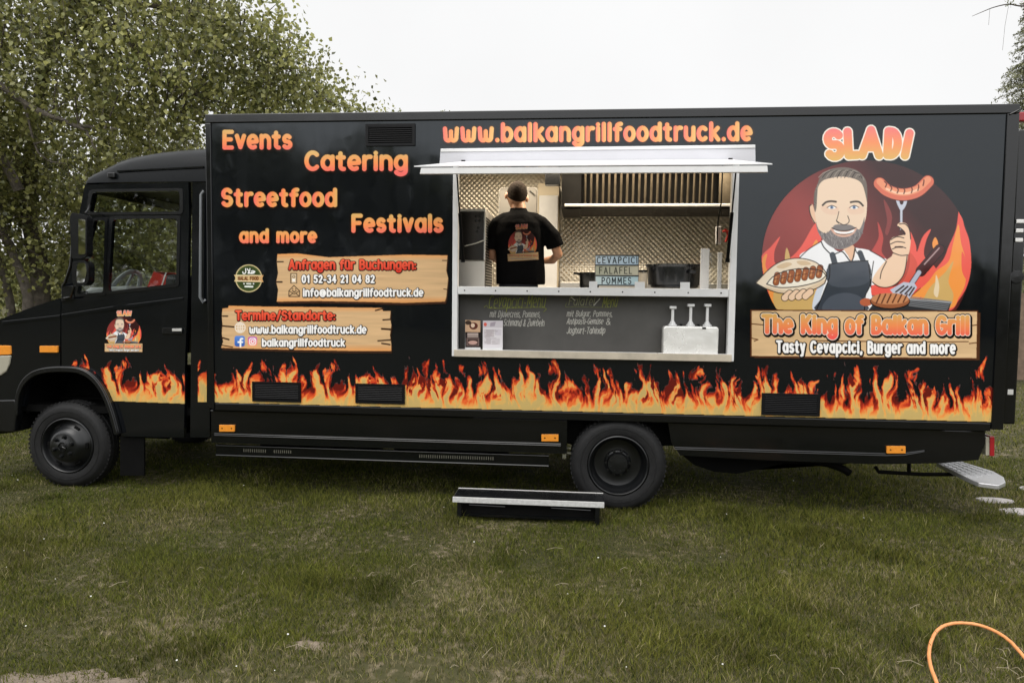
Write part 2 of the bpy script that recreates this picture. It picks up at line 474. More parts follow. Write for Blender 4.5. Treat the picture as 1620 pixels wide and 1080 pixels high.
def glyphs():
    g = {}
    e = lambda cx=.23: arc(cx, .33, .23, .33, 0, 360, 20)
    g['a'] = (.48, [e(), [(.46, .66), (.46, 0)]])
    g['b'] = (.48, [e(.25), [(.02, 1.0), (.02, 0)]])
    g['c'] = (.42, [arc(.23, .33, .23, .33, 48, 312)])
    g['d'] = (.48, [e(), [(.46, 1.0), (.46, 0)]])
    g['e'] = (.46, [[(.03, .30), (.44, .34)] + arc(.23, .33, .23, .33, 6, 300)])
    g['f'] = (.32, [arc(.30, .80, .18, .20, 80, 180, 8) + [(.12, 0)], [(0, .60), (.29, .60)]])
    g['g'] = (.48, [e(), [(.46, .66), (.46, -.08)] + arc(.23, -.08, .23, .20, 0, -155, 8)])
    g['h'] = (.46, [[(.02, 1.0), (.02, 0)], [(.02, .36)] + arc(.23, .40, .21, .26, 175, 0, 10) + [(.44, 0)]])
    g['i'] = (.06, [[(.03, .66), (.03, 0)], [(.03, .96), (.03, .965)]])
    g['j'] = (.18, [[(.14, .66), (.14, -.1)] + arc(-.02, -.1, .16, .16, 0, -100, 6), [(.14, .96), (.14, .965)]])
    g['k'] = (.42, [[(.02, 1.0), (.02, 0)], [(.38, .64), (.05, .27)], [(.14, .36), (.41, 0)]])
    g['l'] = (.06, [[(.03, 1.0), (.03, 0)]])
    g['m'] = (.74, [[(.02, .66), (.02, 0)], [(.02, .40)] + arc(.19, .42, .17, .24, 175, 0, 9) + [(.36, 0)], [(.36, .40)] + arc(.54, .42, .17, .24, 175, 0, 9) + [(.71, 0)]])
    g['n'] = (.46, [[(.02, .66), (.02, 0)], [(.02, .36)] + arc(.23, .40, .21, .26, 175, 0, 10) + [(.44, 0)]])
    g['o'] = (.46, [e()])
    g['p'] = (.48, [e(.25), [(.02, .66), (.02, -.30)]])
    g['q'] = (.48, [e(), [(.46, .66), (.46, -.30)]])
    g['r'] = (.30, [[(.02, .66), (.02, 0)], [(.02, .36)] + arc(.25, .38, .23, .28, 175, 75, 8)])
    g['s'] = (.38, [arc(.19, .49, .16, .17, 35, 235, 10) + arc(.19, .17, .18, .17, 65, -145, 10)])
    g['t'] = (.32, [[(.13, .92), (.13, .14)] + arc(.27, .14, .14, .14, 180, 275, 6), [(0, .62), (.28, .62)]])
    g['u'] = (.46, [[(.02, .66), (.02, .26)] + arc(.23, .26, .21, .26, 180, 355, 10), [(.44, .66), (.44, 0)]])
    g['v'] = (.44, [[(.02, .66), (.22, .02), (.42, .66)]])
    g['w'] = (.70, [[(.02, .66), (.05, .25)] + arc(.20, .18, .15, .18, 170, 360, 8) + [(.35, .50)], [(.35, .30)] + arc(.50, .18, .15, .18, 180, 370, 8) + [(.68, .66)]])
    g['x'] = (.42, [[(.02, .66), (.40, 0)], [(.40, .66), (.02, 0)]])
    g['y'] = (.44, [[(.02, .66), (.23, .04)], [(.42, .66), (.18, -.26), (.06, -.28)]])
    g['z'] = (.40, [[(.02, .64), (.38, .64), (.02, .02), (.38, .02)]])
    g['A'] = (.56, [[(.02, 0), (.28, 1.0), (.54, 0)], [(.12, .32), (.44, .32)]])
    g['B'] = (.50, [[(.03, 0), (.03, 1.0)] + arc(.22, .76, .22, .24, 90, -80, 8) + arc(.24, .27, .25, .27, 75, -90, 8) + [(.03, 0)], [(.03, .54), (.25, .54)]])
    g['C'] = (.54, [arc(.30, .5, .29, .5, 48, 312, 16)])
    g['D'] = (.54, [[(.03, 0), (.03, 1.0)] + arc(.18, .5, .34, .5, 90, -90, 14) + [(.03, 0)]])
    g['E'] = (.46, [[(.44, 1.0), (.03, 1.0), (.03, 0), (.44, 0)], [(.03, .52), (.38, .52)]])
    g['F'] = (.46, [[(.45, 1.0), (.03, 1.0), (.03, 0)], [(.03, .52), (.38, .52)]])
    g['G'] = (.56, [arc(.30, .5, .29, .5, 48, 330, 16) + [(.55, .46), (.34, .46)]])
    g['H'] = (.52, [[(.03, 0), (.03, 1.0)], [(.49, 0), (.49, 1.0)], [(.03, .5), (.49, .5)]])
    g['I'] = (.06, [[(.03, 0), (.03, 1.0)]])
    g['J'] = (.40, [[(.37, 1.0), (.37, .22)] + arc(.19, .22, .18, .22, 0, -165, 8)])
    g['K'] = (.52, [[(.03, 0), (.03, 1.0)], [(.49, 1.0), (.06, .42)], [(.18, .55), (.50, 0)]])
    g['L'] = (.42, [[(.03, 1.0), (.03, 0), (.41, 0)]])
    g['M'] = (.66, [[(.03, 0), (.07, 1.0), (.33, .30), (.59, 1.0), (.63, 0)]])
    g['O'] = (.58, [arc(.29, .5, .28, .5, 0, 360, 22)])
    g['P'] = (.48, [[(.03, 0), (.03, 1.0)] + arc(.22, .73, .24, .27, 90, -90, 10) + [(.03, .46)]])
    g['S'] = (.48, [arc(.24, .74, .21, .26, 30, 240, 10) + arc(.24, .26, .22, .26, 65, -150, 10)])
    g['T'] = (.50, [[(0, 1.0), (.50, 1.0)], [(.25, 1.0), (.25, 0)]])
    g['V'] = (.54, [[(.02, 1.0), (.27, 0), (.52, 1.0)]])
    g['Z'] = (.46, [[(.02, 1.0), (.44, 1.0), (.02, 0), (.44, 0)]])
    g['0'] = (.46, [arc(.23, .5, .22, .5, 0, 360, 20)])
    g['1'] = (.26, [[(.04, .82), (.20, 1.0), (.20, 0)]])
    g['2'] = (.44, [arc(.22, .74, .20, .26, 165, -35, 10) + [(.04, 0), (.42, 0)]])
    g['3'] = (.44, [arc(.20, .76, .20, .24, 150, -80, 9) + arc(.20, .26, .22, .27, 80, -150, 9)])
    g['4'] = (.48, [[(.34, 0), (.34, 1.0), (.04, .30), (.46, .30)]])
    g['5'] = (.44, [[(.40, 1.0), (.08, 1.0), (.05, .56)] + arc(.20, .31, .22, .31, 115, -145, 10)])
    g['8'] = (.46, [arc(.23, .76, .19, .24, -90, 270, 16), arc(.23, .26, .22, .26, 90, 450, 16)])
    g['.'] = (.06, [[(.03, .01), (.03, .02)]])
    g[','] = (.08, [[(.05, .03), (.01, -.14)]])
    g[':'] = (.06, [[(.03, .05), (.03, .06)], [(.03, .50), (.03, .51)]])
    g['-'] = (.30, [[(.03, .36), (.27, .36)]])
    g['/'] = (.36, [[(.02, -.05), (.34, 1.02)]])
    g['&'] = (.56, [[(.54, 0), (.12, .74)] + arc(.24, .82, .13, .18, 200, 0, 8) + [(.34, .66), (.06, .32)] + arc(.22, .20, .19, .20, 160, 350, 8) + [(.50, .40)]])
    g['@'] = (.80, [arc(.40, .40, .15, .20, 0, 360, 14), [(.56, .60), (.56, .30)] + arc(.65, .30, .09, .12, 180, 360, 6) + arc(.40, .40, .36, .46, 0, 310, 18)])
    g['%'] = (.5, [arc(.12, .78, .1, .18, 0, 360, 10), arc(.38, .22, .1, .18, 0, 360, 10), [(.42, 1), (.08, 0)]])
    for ch in "abcdefghijklmnopqrstuvwxyz":
        a, ls = g[ch]; g[ch] = (a, [[(x, y * 1.13 if y <= .66 else .746 + (y - .66) / .34 * .254) for x, y in l] for l in ls])
    u = g['u'][1]
    g['ü'] = (.46, u + [[(.10, .93), (.10, .94)], [(.36, .93), (.36, .94)]])
    g[' '] = (.22, [])
    return g


GLYPHS = glyphs()


def vnoise(x, y, seed, per=64):
    """smooth value noise in -1..1"""
    r = np.random.default_rng(seed).uniform(-1, 1, (per, per))
    xi, yi = np.floor(x).astype(int), np.floor(y).astype(int)
    fx, fy = x - xi, y - yi
    fx = fx * fx * (3 - 2 * fx); fy = fy * fy * (3 - 2 * fy)
    a, b = r[yi % per, xi % per], r[yi % per, (xi + 1) % per]
    c, d = r[(yi + 1) % per, xi % per], r[(yi + 1) % per, (xi + 1) % per]
    return (a * (1 - fx) + b * fx) * (1 - fy) + (c * (1 - fx) + d * fx) * fy


def fbm(x, y, seed, o=4):
    s, a, n = 0, 1.0, 0
    for i in range(o):
        s = s + a * vnoise(x * 2 ** i, y * 2 ** i, seed + i); n += a; a *= .5
    return s / n


class Canvas:
    """colours and coverage on a grid over the rectangle (x0, y0)-(x1, y1) of a flat sign"""
    def __init__(s, x0, y0, x1, y1, k, base=BODY):
        s.x0, s.y0, s.k = x0, y0, k
        s.W, s.H = int((x1 - x0) * k) + 2, int((y1 - y0) * k) + 2
        s.X, s.Y = np.meshgrid(x0 + np.arange(s.W) / k, y0 + np.arange(s.H) / k)
        s.rgb = np.zeros((s.H, s.W, 3)) + np.asarray(base)
        s.a = np.zeros((s.H, s.W))

    def win(s, xa, ya, xb, yb):
        i0 = max(0, int((ya - s.y0) * s.k) - 1); i1 = min(s.H, int((yb - s.y0) * s.k) + 3)
        j0 = max(0, int((xa - s.x0) * s.k) - 1); j1 = min(s.W, int((xb - s.x0) * s.k) + 3)
        return (slice(i0, max(i0, i1)), slice(j0, max(j0, j1)))

    def put(s, w, cov, col, op=1.0):
        if cov.size == 0:
            return
        X, Y = s.X[w], s.Y[w]
        c = col(X, Y) if callable(col) else np.broadcast_to(np.minimum(lin(col) * GAIN, .92), X.shape + (3,))
        cv = (cov * op)[..., None]
        s.rgb[w] = s.rgb[w] * (1 - cv) + c * cv
        s.a[w] = np.maximum(s.a[w], cov * op)

    def poly(s, pts, col, op=1.0, smooth=0):
        if smooth:
            pts = crom(pts, smooth)
        p = np.asarray(pts, float)
        w = s.win(p[:, 0].min(), p[:, 1].min(), p[:, 0].max(), p[:, 1].max())
        X, Y = s.X[w], s.Y[w]
        cov = np.zeros(X.shape)
        for ox, oy in ((-.25, -.25), (.25, -.25), (-.25, .25), (.25, .25)):
            x, y = X + ox / s.k, Y + oy / s.k
            ins = np.zeros(X.shape, bool)
            for (xa, ya), (xb, yb) in zip(p, np.roll(p, -1, 0)):
                if ya == yb:
                    continue
                ins ^= ((ya > y) != (yb > y)) & (x < (xb - xa) * (y - ya) / (yb - ya) + xa)
            cov += ins * .25
        s.put(w, cov, col, op)

    def strokes(s, lines, r, col, op=1.0):
        """round strokes; r is the half width"""
        pts = [q for l in lines for q in l]
        if not pts:
            return
        a = np.asarray(pts, float); mr = np.max(r) + 1.0 / s.k
        w = s.win(a[:, 0].min() - mr, a[:, 1].min() - mr, a[:, 0].max() + mr, a[:, 1].max() + mr)
        X = s.X[w]
        if X.size == 0:
            return
        D = np.full(X.shape, 1e6)
        oi, oj = w[0].start, w[1].start
        for l in lines:
            for (xa, ya), (xb, yb) in zip(l[:-1], l[1:]):
                ww = s.win(min(xa, xb) - mr, min(ya, yb) - mr, max(xa, xb) + mr, max(ya, yb) + mr)
                x, y = s.X[ww], s.Y[ww]
                if x.size == 0:
                    continue
                dx, dy = xb - xa, yb - ya; L = dx * dx + dy * dy + 1e-12
                t = np.clip(((x - xa) * dx + (y - ya) * dy) / L, 0, 1)
                d = np.hypot(x - xa - t * dx, y - ya - t * dy)
                sl = (slice(ww[0].start - oi, ww[0].stop - oi), slice(ww[1].start - oj, ww[1].stop - oj))
                D[sl] = np.minimum(D[sl], d)
        s.put(w, np.clip((r - D) * s.k + .5, 0, 1), col, op)

    def ellipse(s, cx, cy, rx, ry, col, op=1.0, rot=0):
        c, sn = math.cos(math.radians(rot)), math.sin(math.radians(rot))
        s.poly([(cx + rx * math.cos(t) * c - ry * math.sin(t) * sn, cy + rx * math.cos(t) * sn + ry * math.sin(t) * c) for t in np.linspace(0, 2 * PI, 40)[:-1]], col, op)

    def mesh(s, name, place, parent, material, thr=0.03):
        """place(px, py) -> (N, 3) points"""
        ids = np.arange(s.H * s.W).reshape(s.H, s.W)
        cells = (np.maximum.reduce([s.a[:-1, :-1], s.a[1:, :-1], s.a[:-1, 1:], s.a[1:, 1:]]) > thr)
        q = np.stack([ids[:-1, :-1][cells], ids[1:, :-1][cells], ids[1:, 1:][cells], ids[:-1, 1:][cells]], 1)
        used, inv = np.unique(q.ravel(), return_inverse=True)
        V = place(s.X.ravel()[used], s.Y.ravel()[used])
        n = len(q)
        return np_mesh(name, V, inv, np.arange(n) * 4, np.full(n, 4), material, parent, s.rgb.reshape(-1, 3)[used])


def on_plane(Y):
    def f(px, py):
        x, z = Pv(px, py, Y)
        return np.stack([x, np.full_like(x, Y), z], 1)
    return f


def crom(pts, n=6, closed=True):
    p = [np.array(q, float) for q in pts]; m = len(p); o = []
    rng = range(m) if closed else range(m - 1)
    for i in rng:
        g = (lambda k: p[k % m]) if closed else (lambda k: p[min(max(k, 0), m - 1)])
        a, b, c, d = g(i - 1), g(i), g(i + 1), g(i + 2)
        for k in range(n):
            t = k / n
            o.append(tuple(.5 * (2 * b + (c - a) * t + (2 * a - 5 * b + 4 * c - d) * t * t + (3 * b - a - 3 * c + d) * t ** 3)))
    if not closed:
        o.append(tuple(p[-1]))
    return o


def text_lines(txt, x0, x1, yt, yb, r, gap=.20, slope=0.0, slant=0.0, jit=0.0, seed=0):
    """skeleton lines of a text set between x0 and x1, cap top yt, base line yb (half stroke r is inside these); per character"""
    h = (yb - yt) - 2 * r
    rj = random.Random(seed)
    tot, pos = 0.0, []
    for ch in txt:
        adv, ls = GLYPHS[ch]
        pos.append(tot); tot += adv + gap
    tot -= gap
    g = (x1 - x0 - 2 * r)
    # spacing: skeleton advances scale; stroke thickness keeps letters apart
    sx = g / tot
    o = []
    for ch, p in zip(txt, pos):
        adv, ls = GLYPHS[ch]
        dy = rj.uniform(-jit, jit) * h
        L = []
        for l in ls:
            q = []
            for u, v in l:
                x = x0 + r + (p + u) * sx + slant * v * h
                q.append((x, yb - r - v * h + slope * (x - x0) + dy))
            L.append(q)
        o.append((x0 + r + p * sx - r, x0 + r + (p + adv) * sx + r, L))
    return o


def grad(c0, c1, y0, y1, axis=1, mid=None):
    a, b = np.minimum(lin(c0) * GAIN, .92), np.minimum(lin(c1) * GAIN, .92)
    m = None if mid is None else np.minimum(lin(mid) * GAIN, .92)

    def f(X, Y):
        t = np.clip(((Y if axis else X) - y0) / (y1 - y0), 0, 1)[..., None]
        if m is None:
            return a * (1 - t) + b * t
        return np.where(t < .5, a * (1 - 2 * t) + m * 2 * t, m * (2 - 2 * t) + b * (2 * t - 1))
    return f


GOLD, PINK, ORNG = (222, 178, 108), (244, 112, 104), (246, 150, 88)


def text(cv, txt, x0, x1, yt, yb, r, fill, outs=(), per=False, **kw):
    """outs: (extra half width, colour, dx, dy) drawn below the letters, first one lowest"""
    L = text_lines(txt, x0, x1, yt, yb, r, **kw)
    for ex, c, dx, dy in outs:
        for _a, _b, ls in L:
            cv.strokes([[(x + dx, y + dy) for x, y in l] for l in ls], r + ex, c)
    for a, b, ls in L:
        cv.strokes(ls, r, grad(PINK, GOLD, a, b, 0, ORNG) if per else fill)


INK = (24, 18, 18)


def emblem(cv, T, full=True):
    """the round logo, drawn in its own coordinates; T maps a point, T.s is the scale"""
    S = T(1, 0)[0] - T(0, 0)[0]
    tp = lambda pts: [T(*q) for q in pts]
    def pol(pts, c, op=1.0, sm=6):
        cv.poly(tp(crom(pts, sm) if sm else pts), c, op)
    def ln(pts, w, c=INK, op=1.0, sm=6):
        cv.strokes([tp(crom(pts, sm, False) if sm and len(pts) > 2 else pts)], w * S / 2, c, op)
    cx, cy = T(517, 590)
    X, Y = cv.X, cv.Y
    # disc
    disc = [(517 + 426 * math.cos(t), 590 + 400 * math.sin(t)) for t in np.linspace(0, 2 * PI, 90)[:-1]]
    disc = [(x, min(y, 802)) for x, y in disc]
    pts = tp(disc)
    xl, xr = T(92, 0)[0], T(942, 0)[0]; yt, yb = T(0, 200)[1], T(0, 800)[1]
    def dcol(X, Y):
        u = (X - xl) / (xr - xl); v = (Y - yt) / (yb - yt)
        c = lin((150, 60, 56)) * 1.0  # red raised to carry the reflected sheen as colour
        k = np.clip(1.25 - 1.6 * u + .9 * (v - .3), .12, 1)[..., None]
        n = (.5 + .5 * vnoise(u * 3 + 3, v * 3, 5))[..., None]
        return (np.array(BODY) * 1.2 * (1 - k) + c * k * (.75 + .35 * n))
    cv.poly(pts, dcol)
    inside = cv.a.copy()
    keep = cv.rgb.copy()
    RED, OR, GR = (232, 92, 80), (238, 150, 72), (204, 168, 104)
    fl = [((86, 590), (128, 540), (165, 500), (142, 560), (148, 610), (200, 590), (250, 540), (310, 445), (332, 500), (322, 600), (330, 800), (150, 800), (104, 680))]
    pol(fl[0], RED)
    pol([(92, 600), (112, 570), (106, 620), (135, 660), (190, 650), (195, 560), (206, 640), (270, 590), (318, 520), (322, 800), (160, 800), (110, 690)], OR)
    pol([(140, 720), (190, 690), (240, 720), (300, 700), (318, 800), (160, 800)], GR)
    pol([(192, 545), (205, 590), (190, 640), (184, 590)], GR)
    pol([(586, 350), (612, 390), (620, 430), (604, 490), (592, 482), (600, 430)], (140, 62, 60), .8)
    pol([(562, 440), (584, 500), (578, 560), (600, 600), (520, 590), (545, 545), (566, 500)], (190, 72, 66), .9)
    pol([(690, 480), (716, 530), (722, 560), (745, 500), (778, 470), (758, 520), (752, 580), (800, 640), (720, 720), (600, 800), (520, 800), (530, 700), (640, 700), (690, 620)], RED)
    pol([(895, 385), (915, 460), (935, 520), (942, 620), (925, 700), (890, 760), (850, 802), (720, 802), (740, 700), (790, 640), (830, 590), (850, 540), (880, 470)], RED)
    pol([(890, 450), (900, 520), (920, 600), (918, 690), (890, 750), (860, 790), (730, 800), (740, 740), (700, 800), (650, 790), (760, 690), (800, 640), (850, 600), (868, 530)], OR)
    pol([(905, 560), (928, 620), (930, 680), (905, 640)], RED)
    pol([(870, 600), (850, 680), (870, 740), (840, 800), (740, 800), (765, 720), (810, 670), (840, 640)], GR)
    pol([(800, 655), (812, 700), (805, 745), (790, 730), (796, 690)], (226, 205, 170))
    pol([(796, 502), (808, 530), (796, 560), (784, 530)], OR)
    pol([(680, 560), (720, 600), (715, 660), (650, 700), (660, 640)], (200, 80, 62), .7)
    # keep the flames inside the disc
    w = (inside < .5)
    cv.rgb[w] = keep[w]; cv.a[w] = inside[w]
    # grill
    cv.poly(tp([(505, 736), (625, 742), (862, 765), (850, 802), (505, 802)]), (44, 46, 50))
    for i in range(6):
        y = 744 + i * 7
        ln([(690, y), (858 - i * 3, y + 20)], 4, (120, 122, 126), sm=0)
    ln([(505, 740), (862, 767)], 5, (150, 152, 156), sm=0)
    # shirt and neck
    pol([(244, 586), (280, 552), (330, 520), (352, 512), (400, 560), (452, 540), (472, 545), (530, 556), (580, 585), (596, 600), (552, 690), (534, 704), (522, 800), (316, 802), (330, 720), (322, 660)], (238, 238, 240), sm=4)
    pol([(322, 700), (345, 690), (330, 745), (318, 800), (296, 790), (304, 740)], (206, 212, 222), sm=4)
    pol([(420, 540), (462, 535), (470, 570), (456, 600), (440, 575)], (228, 184, 152), sm=3)
    ln([(332, 520), (345, 545), (375, 572), (398, 566), (420, 562), (455, 600), (470, 545)], 5)
    ln([(470, 548), (478, 566), (500, 580)], 4)
    ln([(244, 586), (280, 552), (330, 520)], 4); ln([(530, 556), (580, 585), (596, 600)], 4); ln([(545, 600), (538, 650), (534, 704)], 4)
    # apron
    ln([(378, 574), (390, 618)], 24, (62, 68, 77), sm=0); ln([(490, 566), (506, 606)], 22, (62, 68, 77), sm=0)
    pol([(362, 612), (440, 602), (512, 596), (524, 606), (532, 690), (512, 740), (506, 760), (516, 802), (312, 802), (332, 752), (352, 700), (366, 660)], (54, 60, 69), sm=3)
    pol([(368, 616), (515, 600), (528, 680), (440, 705), (362, 690)], (70, 76, 86), sm=4)
    pol([(345, 802), (360, 750), (420, 728), (480, 738), (506, 765), (510, 802)], (76, 82, 92), sm=4)
    ln([(366, 612), (366, 660), (350, 705), (312, 800)], 4); ln([(524, 606), (532, 690), (512, 740), (508, 800)], 4); ln([(366, 612), (440, 603), (524, 598)], 3)
    # raised arm and hand
    SK, SKD = (234, 200, 170), (205, 150, 118)
    pol([(590, 602), (618, 580), (628, 568), (682, 570), (676, 620), (664, 660), (636, 692), (600, 706), (566, 702), (540, 684), (552, 650)], SK, sm=4)
    ln([(598, 600), (578, 640), (572, 670)], 4); ln([(540, 684), (566, 702), (600, 706), (636, 692), (664, 660), (676, 620), (682, 572)], 4)
    ln([(658, 490), (658, 388)], 12, (92, 94, 104)); ln([(658, 486), (658, 388)], 8, (196, 198, 210))
    pol([(636, 350), (644, 374), (654, 392), (664, 392), (676, 374), (682, 350), (670, 351), (664, 368), (654, 368), (648, 351)], (192, 196, 210), sm=3)
    ln([(660, 500), (660, 478)], 16, (70, 36, 30))
    pol([(642, 456), (652, 443), (676, 446), (690, 466), (696, 500), (694, 540), (684, 576), (650, 578), (628, 566), (616, 545), (612, 520), (622, 504), (650, 496), (676, 490), (664, 470)], SK, sm=4)
    for a in ([(650, 449), (672, 448), (690, 468), (696, 510)], [(616, 512), (640, 500), (668, 505)], [(614, 530), (640, 520), (672, 524)], [(622, 550), (650, 540), (676, 546)], [(626, 566), (656, 576), (684, 574)], [(644, 458), (662, 472), (672, 492)]):
        ln(a, 4)
    ln([(634, 542), (662, 542)], 7, (60, 30, 26), sm=0)
    # sausage
    sg = [(570, 284), (598, 310), (640, 326), (684, 327), (728, 312), (766, 276)]
    ln(sg, 54, (60, 24, 22)); ln(sg, 48, (214, 112, 88)); ln([(x, y - 8) for x, y in sg], 26, (232, 148, 112))
    ln([(x, y - 4) for x, y in sg[1:5]], 9, (246, 196, 164))
    for x, y, d in ((590, 276, 10), (612, 292, 8), (640, 300, 4), (668, 303, 0), (700, 300, -4), (728, 290, -9), (750, 270, -12)):
        ln([(x, y), (x + d * .4 + 4, y + 10), (x + d * .3, y + 22)], 5, (96, 44, 34))
    # head
    pol([(300, 440), (288, 410), (284, 380), (296, 368), (306, 400), (312, 440)], (232, 190, 160), sm=4)
    ln([(306, 445), (289, 412), (284, 380), (292, 370)], 4)
    pol([(304, 372), (310, 310), (336, 268), (390, 252), (450, 254), (496, 276), (516, 320), (517, 400), (506, 450), (486, 505), (440, 542), (396, 548), (350, 524), (322, 480), (310, 430)], (233, 207, 182), sm=4)
    pol([(330, 380), (360, 372), (400, 380), (396, 410), (350, 405)], (226, 188, 164), .5, 4); pol([(440, 382), (480, 374), (506, 384), (500, 405), (450, 408)], (226, 188, 164), .5, 4)
    HB, HL = (112, 102, 94), (150, 140, 130)
    pol([(302, 376), (304, 322), (318, 284), (326, 262), (350, 236), (384, 222), (430, 218), (476, 230), (505, 256), (518, 290), (519, 360), (512, 330), (498, 286), (470, 266), (420, 256), (370, 262), (334, 276), (316, 312), (314, 372), (308, 400)], HB, sm=3)
    for i in range(13):
        x = 322 + i * 15
        ln([(x, 262 - abs(i - 5) * .6), (x + min(18, (505 - x) * .3), 242 - 10 * math.sin(i / 4) + max(0, i - 8) * 5), (x + min(44, max(4, (505 - x) * .6)), 230 + i * 1.0 + max(0, i - 8) * 7)], 3.0, INK if i % 2 else HL)
    for i in range(6):
        ln([(304 + i * 2, 370 - i * 4), (308 + i * 2, 320 - i * 6)], 2.5, HL if i % 2 else INK, sm=0)
    # beard
    BD = (124, 118, 118)
    pol([(310, 436), (322, 470), (350, 486), (374, 468), (388, 452), (420, 450), (450, 452), (470, 462), (488, 470), (502, 440), (508, 420), (506, 460), (488, 508), (456, 536), (410, 552), (370, 540), (340, 512), (318, 478)], BD, sm=3)
    rb = random.Random(3)
    for i in range(150):
        a = rb.uniform(0, 1); x = 325 + 175 * a; y0 = 478 + 60 * math.sin(PI * a) * rb.uniform(0, 1.05)
        ln([(x, y0), (x + rb.uniform(-5, 5), y0 + 9)], 1.8, rb.choice(((70, 66, 66), (172, 166, 166), (90, 84, 84))), .8, 0)
    pol([(370, 466), (400, 476), (440, 476), (476, 462), (466, 486), (440, 500), (408, 500), (384, 488)], (214, 170, 150), sm=4)
    pol([(382, 472), (410, 480), (440, 480), (468, 470), (456, 484), (420, 488), (394, 484)], (246, 246, 246), sm=4)
    ln([(376, 464), (400, 474), (440, 475), (474, 463)], 4); ln([(392, 486), (424, 492), (458, 484)], 2.5)
    # brows, eyes, nose
    for b in ([(338, 372), (352, 360), (372, 356), (392, 358)], [(452, 360), (472, 357), (488, 360), (502, 374)]):
        ln(b, 8, (64, 54, 48))
    for ex in (375, 466):
        cv.ellipse(*T(ex, 381), 17 * S, 6 * S, (240, 238, 236)); cv.ellipse(*T(ex, 381), 7 * S, 6.5 * S, (120, 144, 176)); cv.ellipse(*T(ex, 381), 3 * S, 3 * S, (30, 30, 40))
        ln([(ex - 19, 382), (ex, 373), (ex + 19, 381)], 3)
    ln([(404, 398), (398, 424), (394, 436), (404, 446)], 3); ln([(410, 446), (424, 452), (440, 446), (446, 434), (440, 416)], 3.5)
    ln([(396, 436), (410, 447)], 3)
    # bread with grilled rolls, held on a hand
    pol([(66, 688), (84, 668), (112, 640), (150, 610), (196, 592), (250, 588), (306, 602), (340, 630), (354, 656), (346, 690), (308, 712), (240, 728), (170, 730), (120, 716), (90, 700)], (231, 214, 190), sm=4)
    pol([(150, 622), (190, 604), (214, 612), (176, 630)], (206, 178, 142), .9, 4); pol([(232, 600), (270, 598), (290, 612), (250, 616)], (206, 178, 142), .9, 4)
    pol([(100, 700), (170, 716), (260, 712), (346, 676), (340, 694), (260, 726), (160, 730)], (214, 188, 156), .8, 4)
    pol([(110, 690), (140, 660), (200, 636), (270, 630), (330, 638), (352, 658), (320, 682), (240, 700), (160, 706)], (240, 232, 216), sm=4)
    for i in range(7):
        x, y = 148 + i * 29, 686 - i * 5.0
        ln([(x, y), (x + 6, y - 30)], 27, (74, 38, 24), sm=0); ln([(x, y), (x + 6, y - 30)], 22, (152, 86, 50), sm=0); ln([(x - 3, y - 2), (x + 1, y - 22)], 6, (196, 132, 84), sm=0)
        ln([(x - 8, y - 12), (x + 10, y - 16)], 3, (92, 46, 28), sm=0)
    for b in ([(66, 688), (112, 640), (150, 610), (196, 592), (250, 588), (306, 602), (340, 630), (354, 656), (346, 690)], [(66, 688), (90, 702), (120, 716), (170, 730), (240, 728), (308, 712), (346, 690)], [(110, 692), (140, 660), (200, 636), (270, 630), (330, 638), (352, 658)], [(110, 692), (160, 706), (240, 702), (320, 682), (352, 658)]):
        ln(b, 4)
    for i in range(4):
        x, y = 196 + i * 28, 738 - i * 2
        ln([(x - 12, y + 10), (x + 8, y - 8)], 31, INK, sm=0); ln([(x - 12, y + 10), (x + 8, y - 8)], 25, SK, sm=0)
    # spatula and patty
    ln([(738, 640), (814, 552)], 44, INK, sm=0); ln([(738, 640), (814, 552)], 37, (66, 26, 30), sm=0); ln([(752, 612), (812, 546)], 5, (180, 150, 150), sm=0)
    ln([(728, 648), (694, 700)], 24, INK, sm=0); ln([(730, 645), (694, 700)], 18, (176, 180, 196), sm=0)
    pol([(612, 716), (668, 684), (712, 690), (722, 706), (690, 752), (640, 748)], (186, 190, 206), sm=0)
    for a in ([(636, 724), (668, 700)], [(654, 728), (684, 702)], [(674, 732), (700, 704)], [(690, 738), (710, 708)]):
        ln(a, 7, (64, 50, 50), sm=0)
    cv.ellipse(*T(515, 766), 26 * S, 16 * S, (180, 96, 66))
    cv.ellipse(*T(612, 762), 82 * S, 33 * S, INK); cv.ellipse(*T(612, 760), 79 * S, 30 * S, (150, 90, 58)); cv.ellipse(*T(612, 752), 76 * S, 23 * S, (196, 134, 92))
    for i in range(6):
        ln([(556 + i * 22, 770 - i * 1), (572 + i * 22, 734)], 6, (92, 52, 36), sm=0)


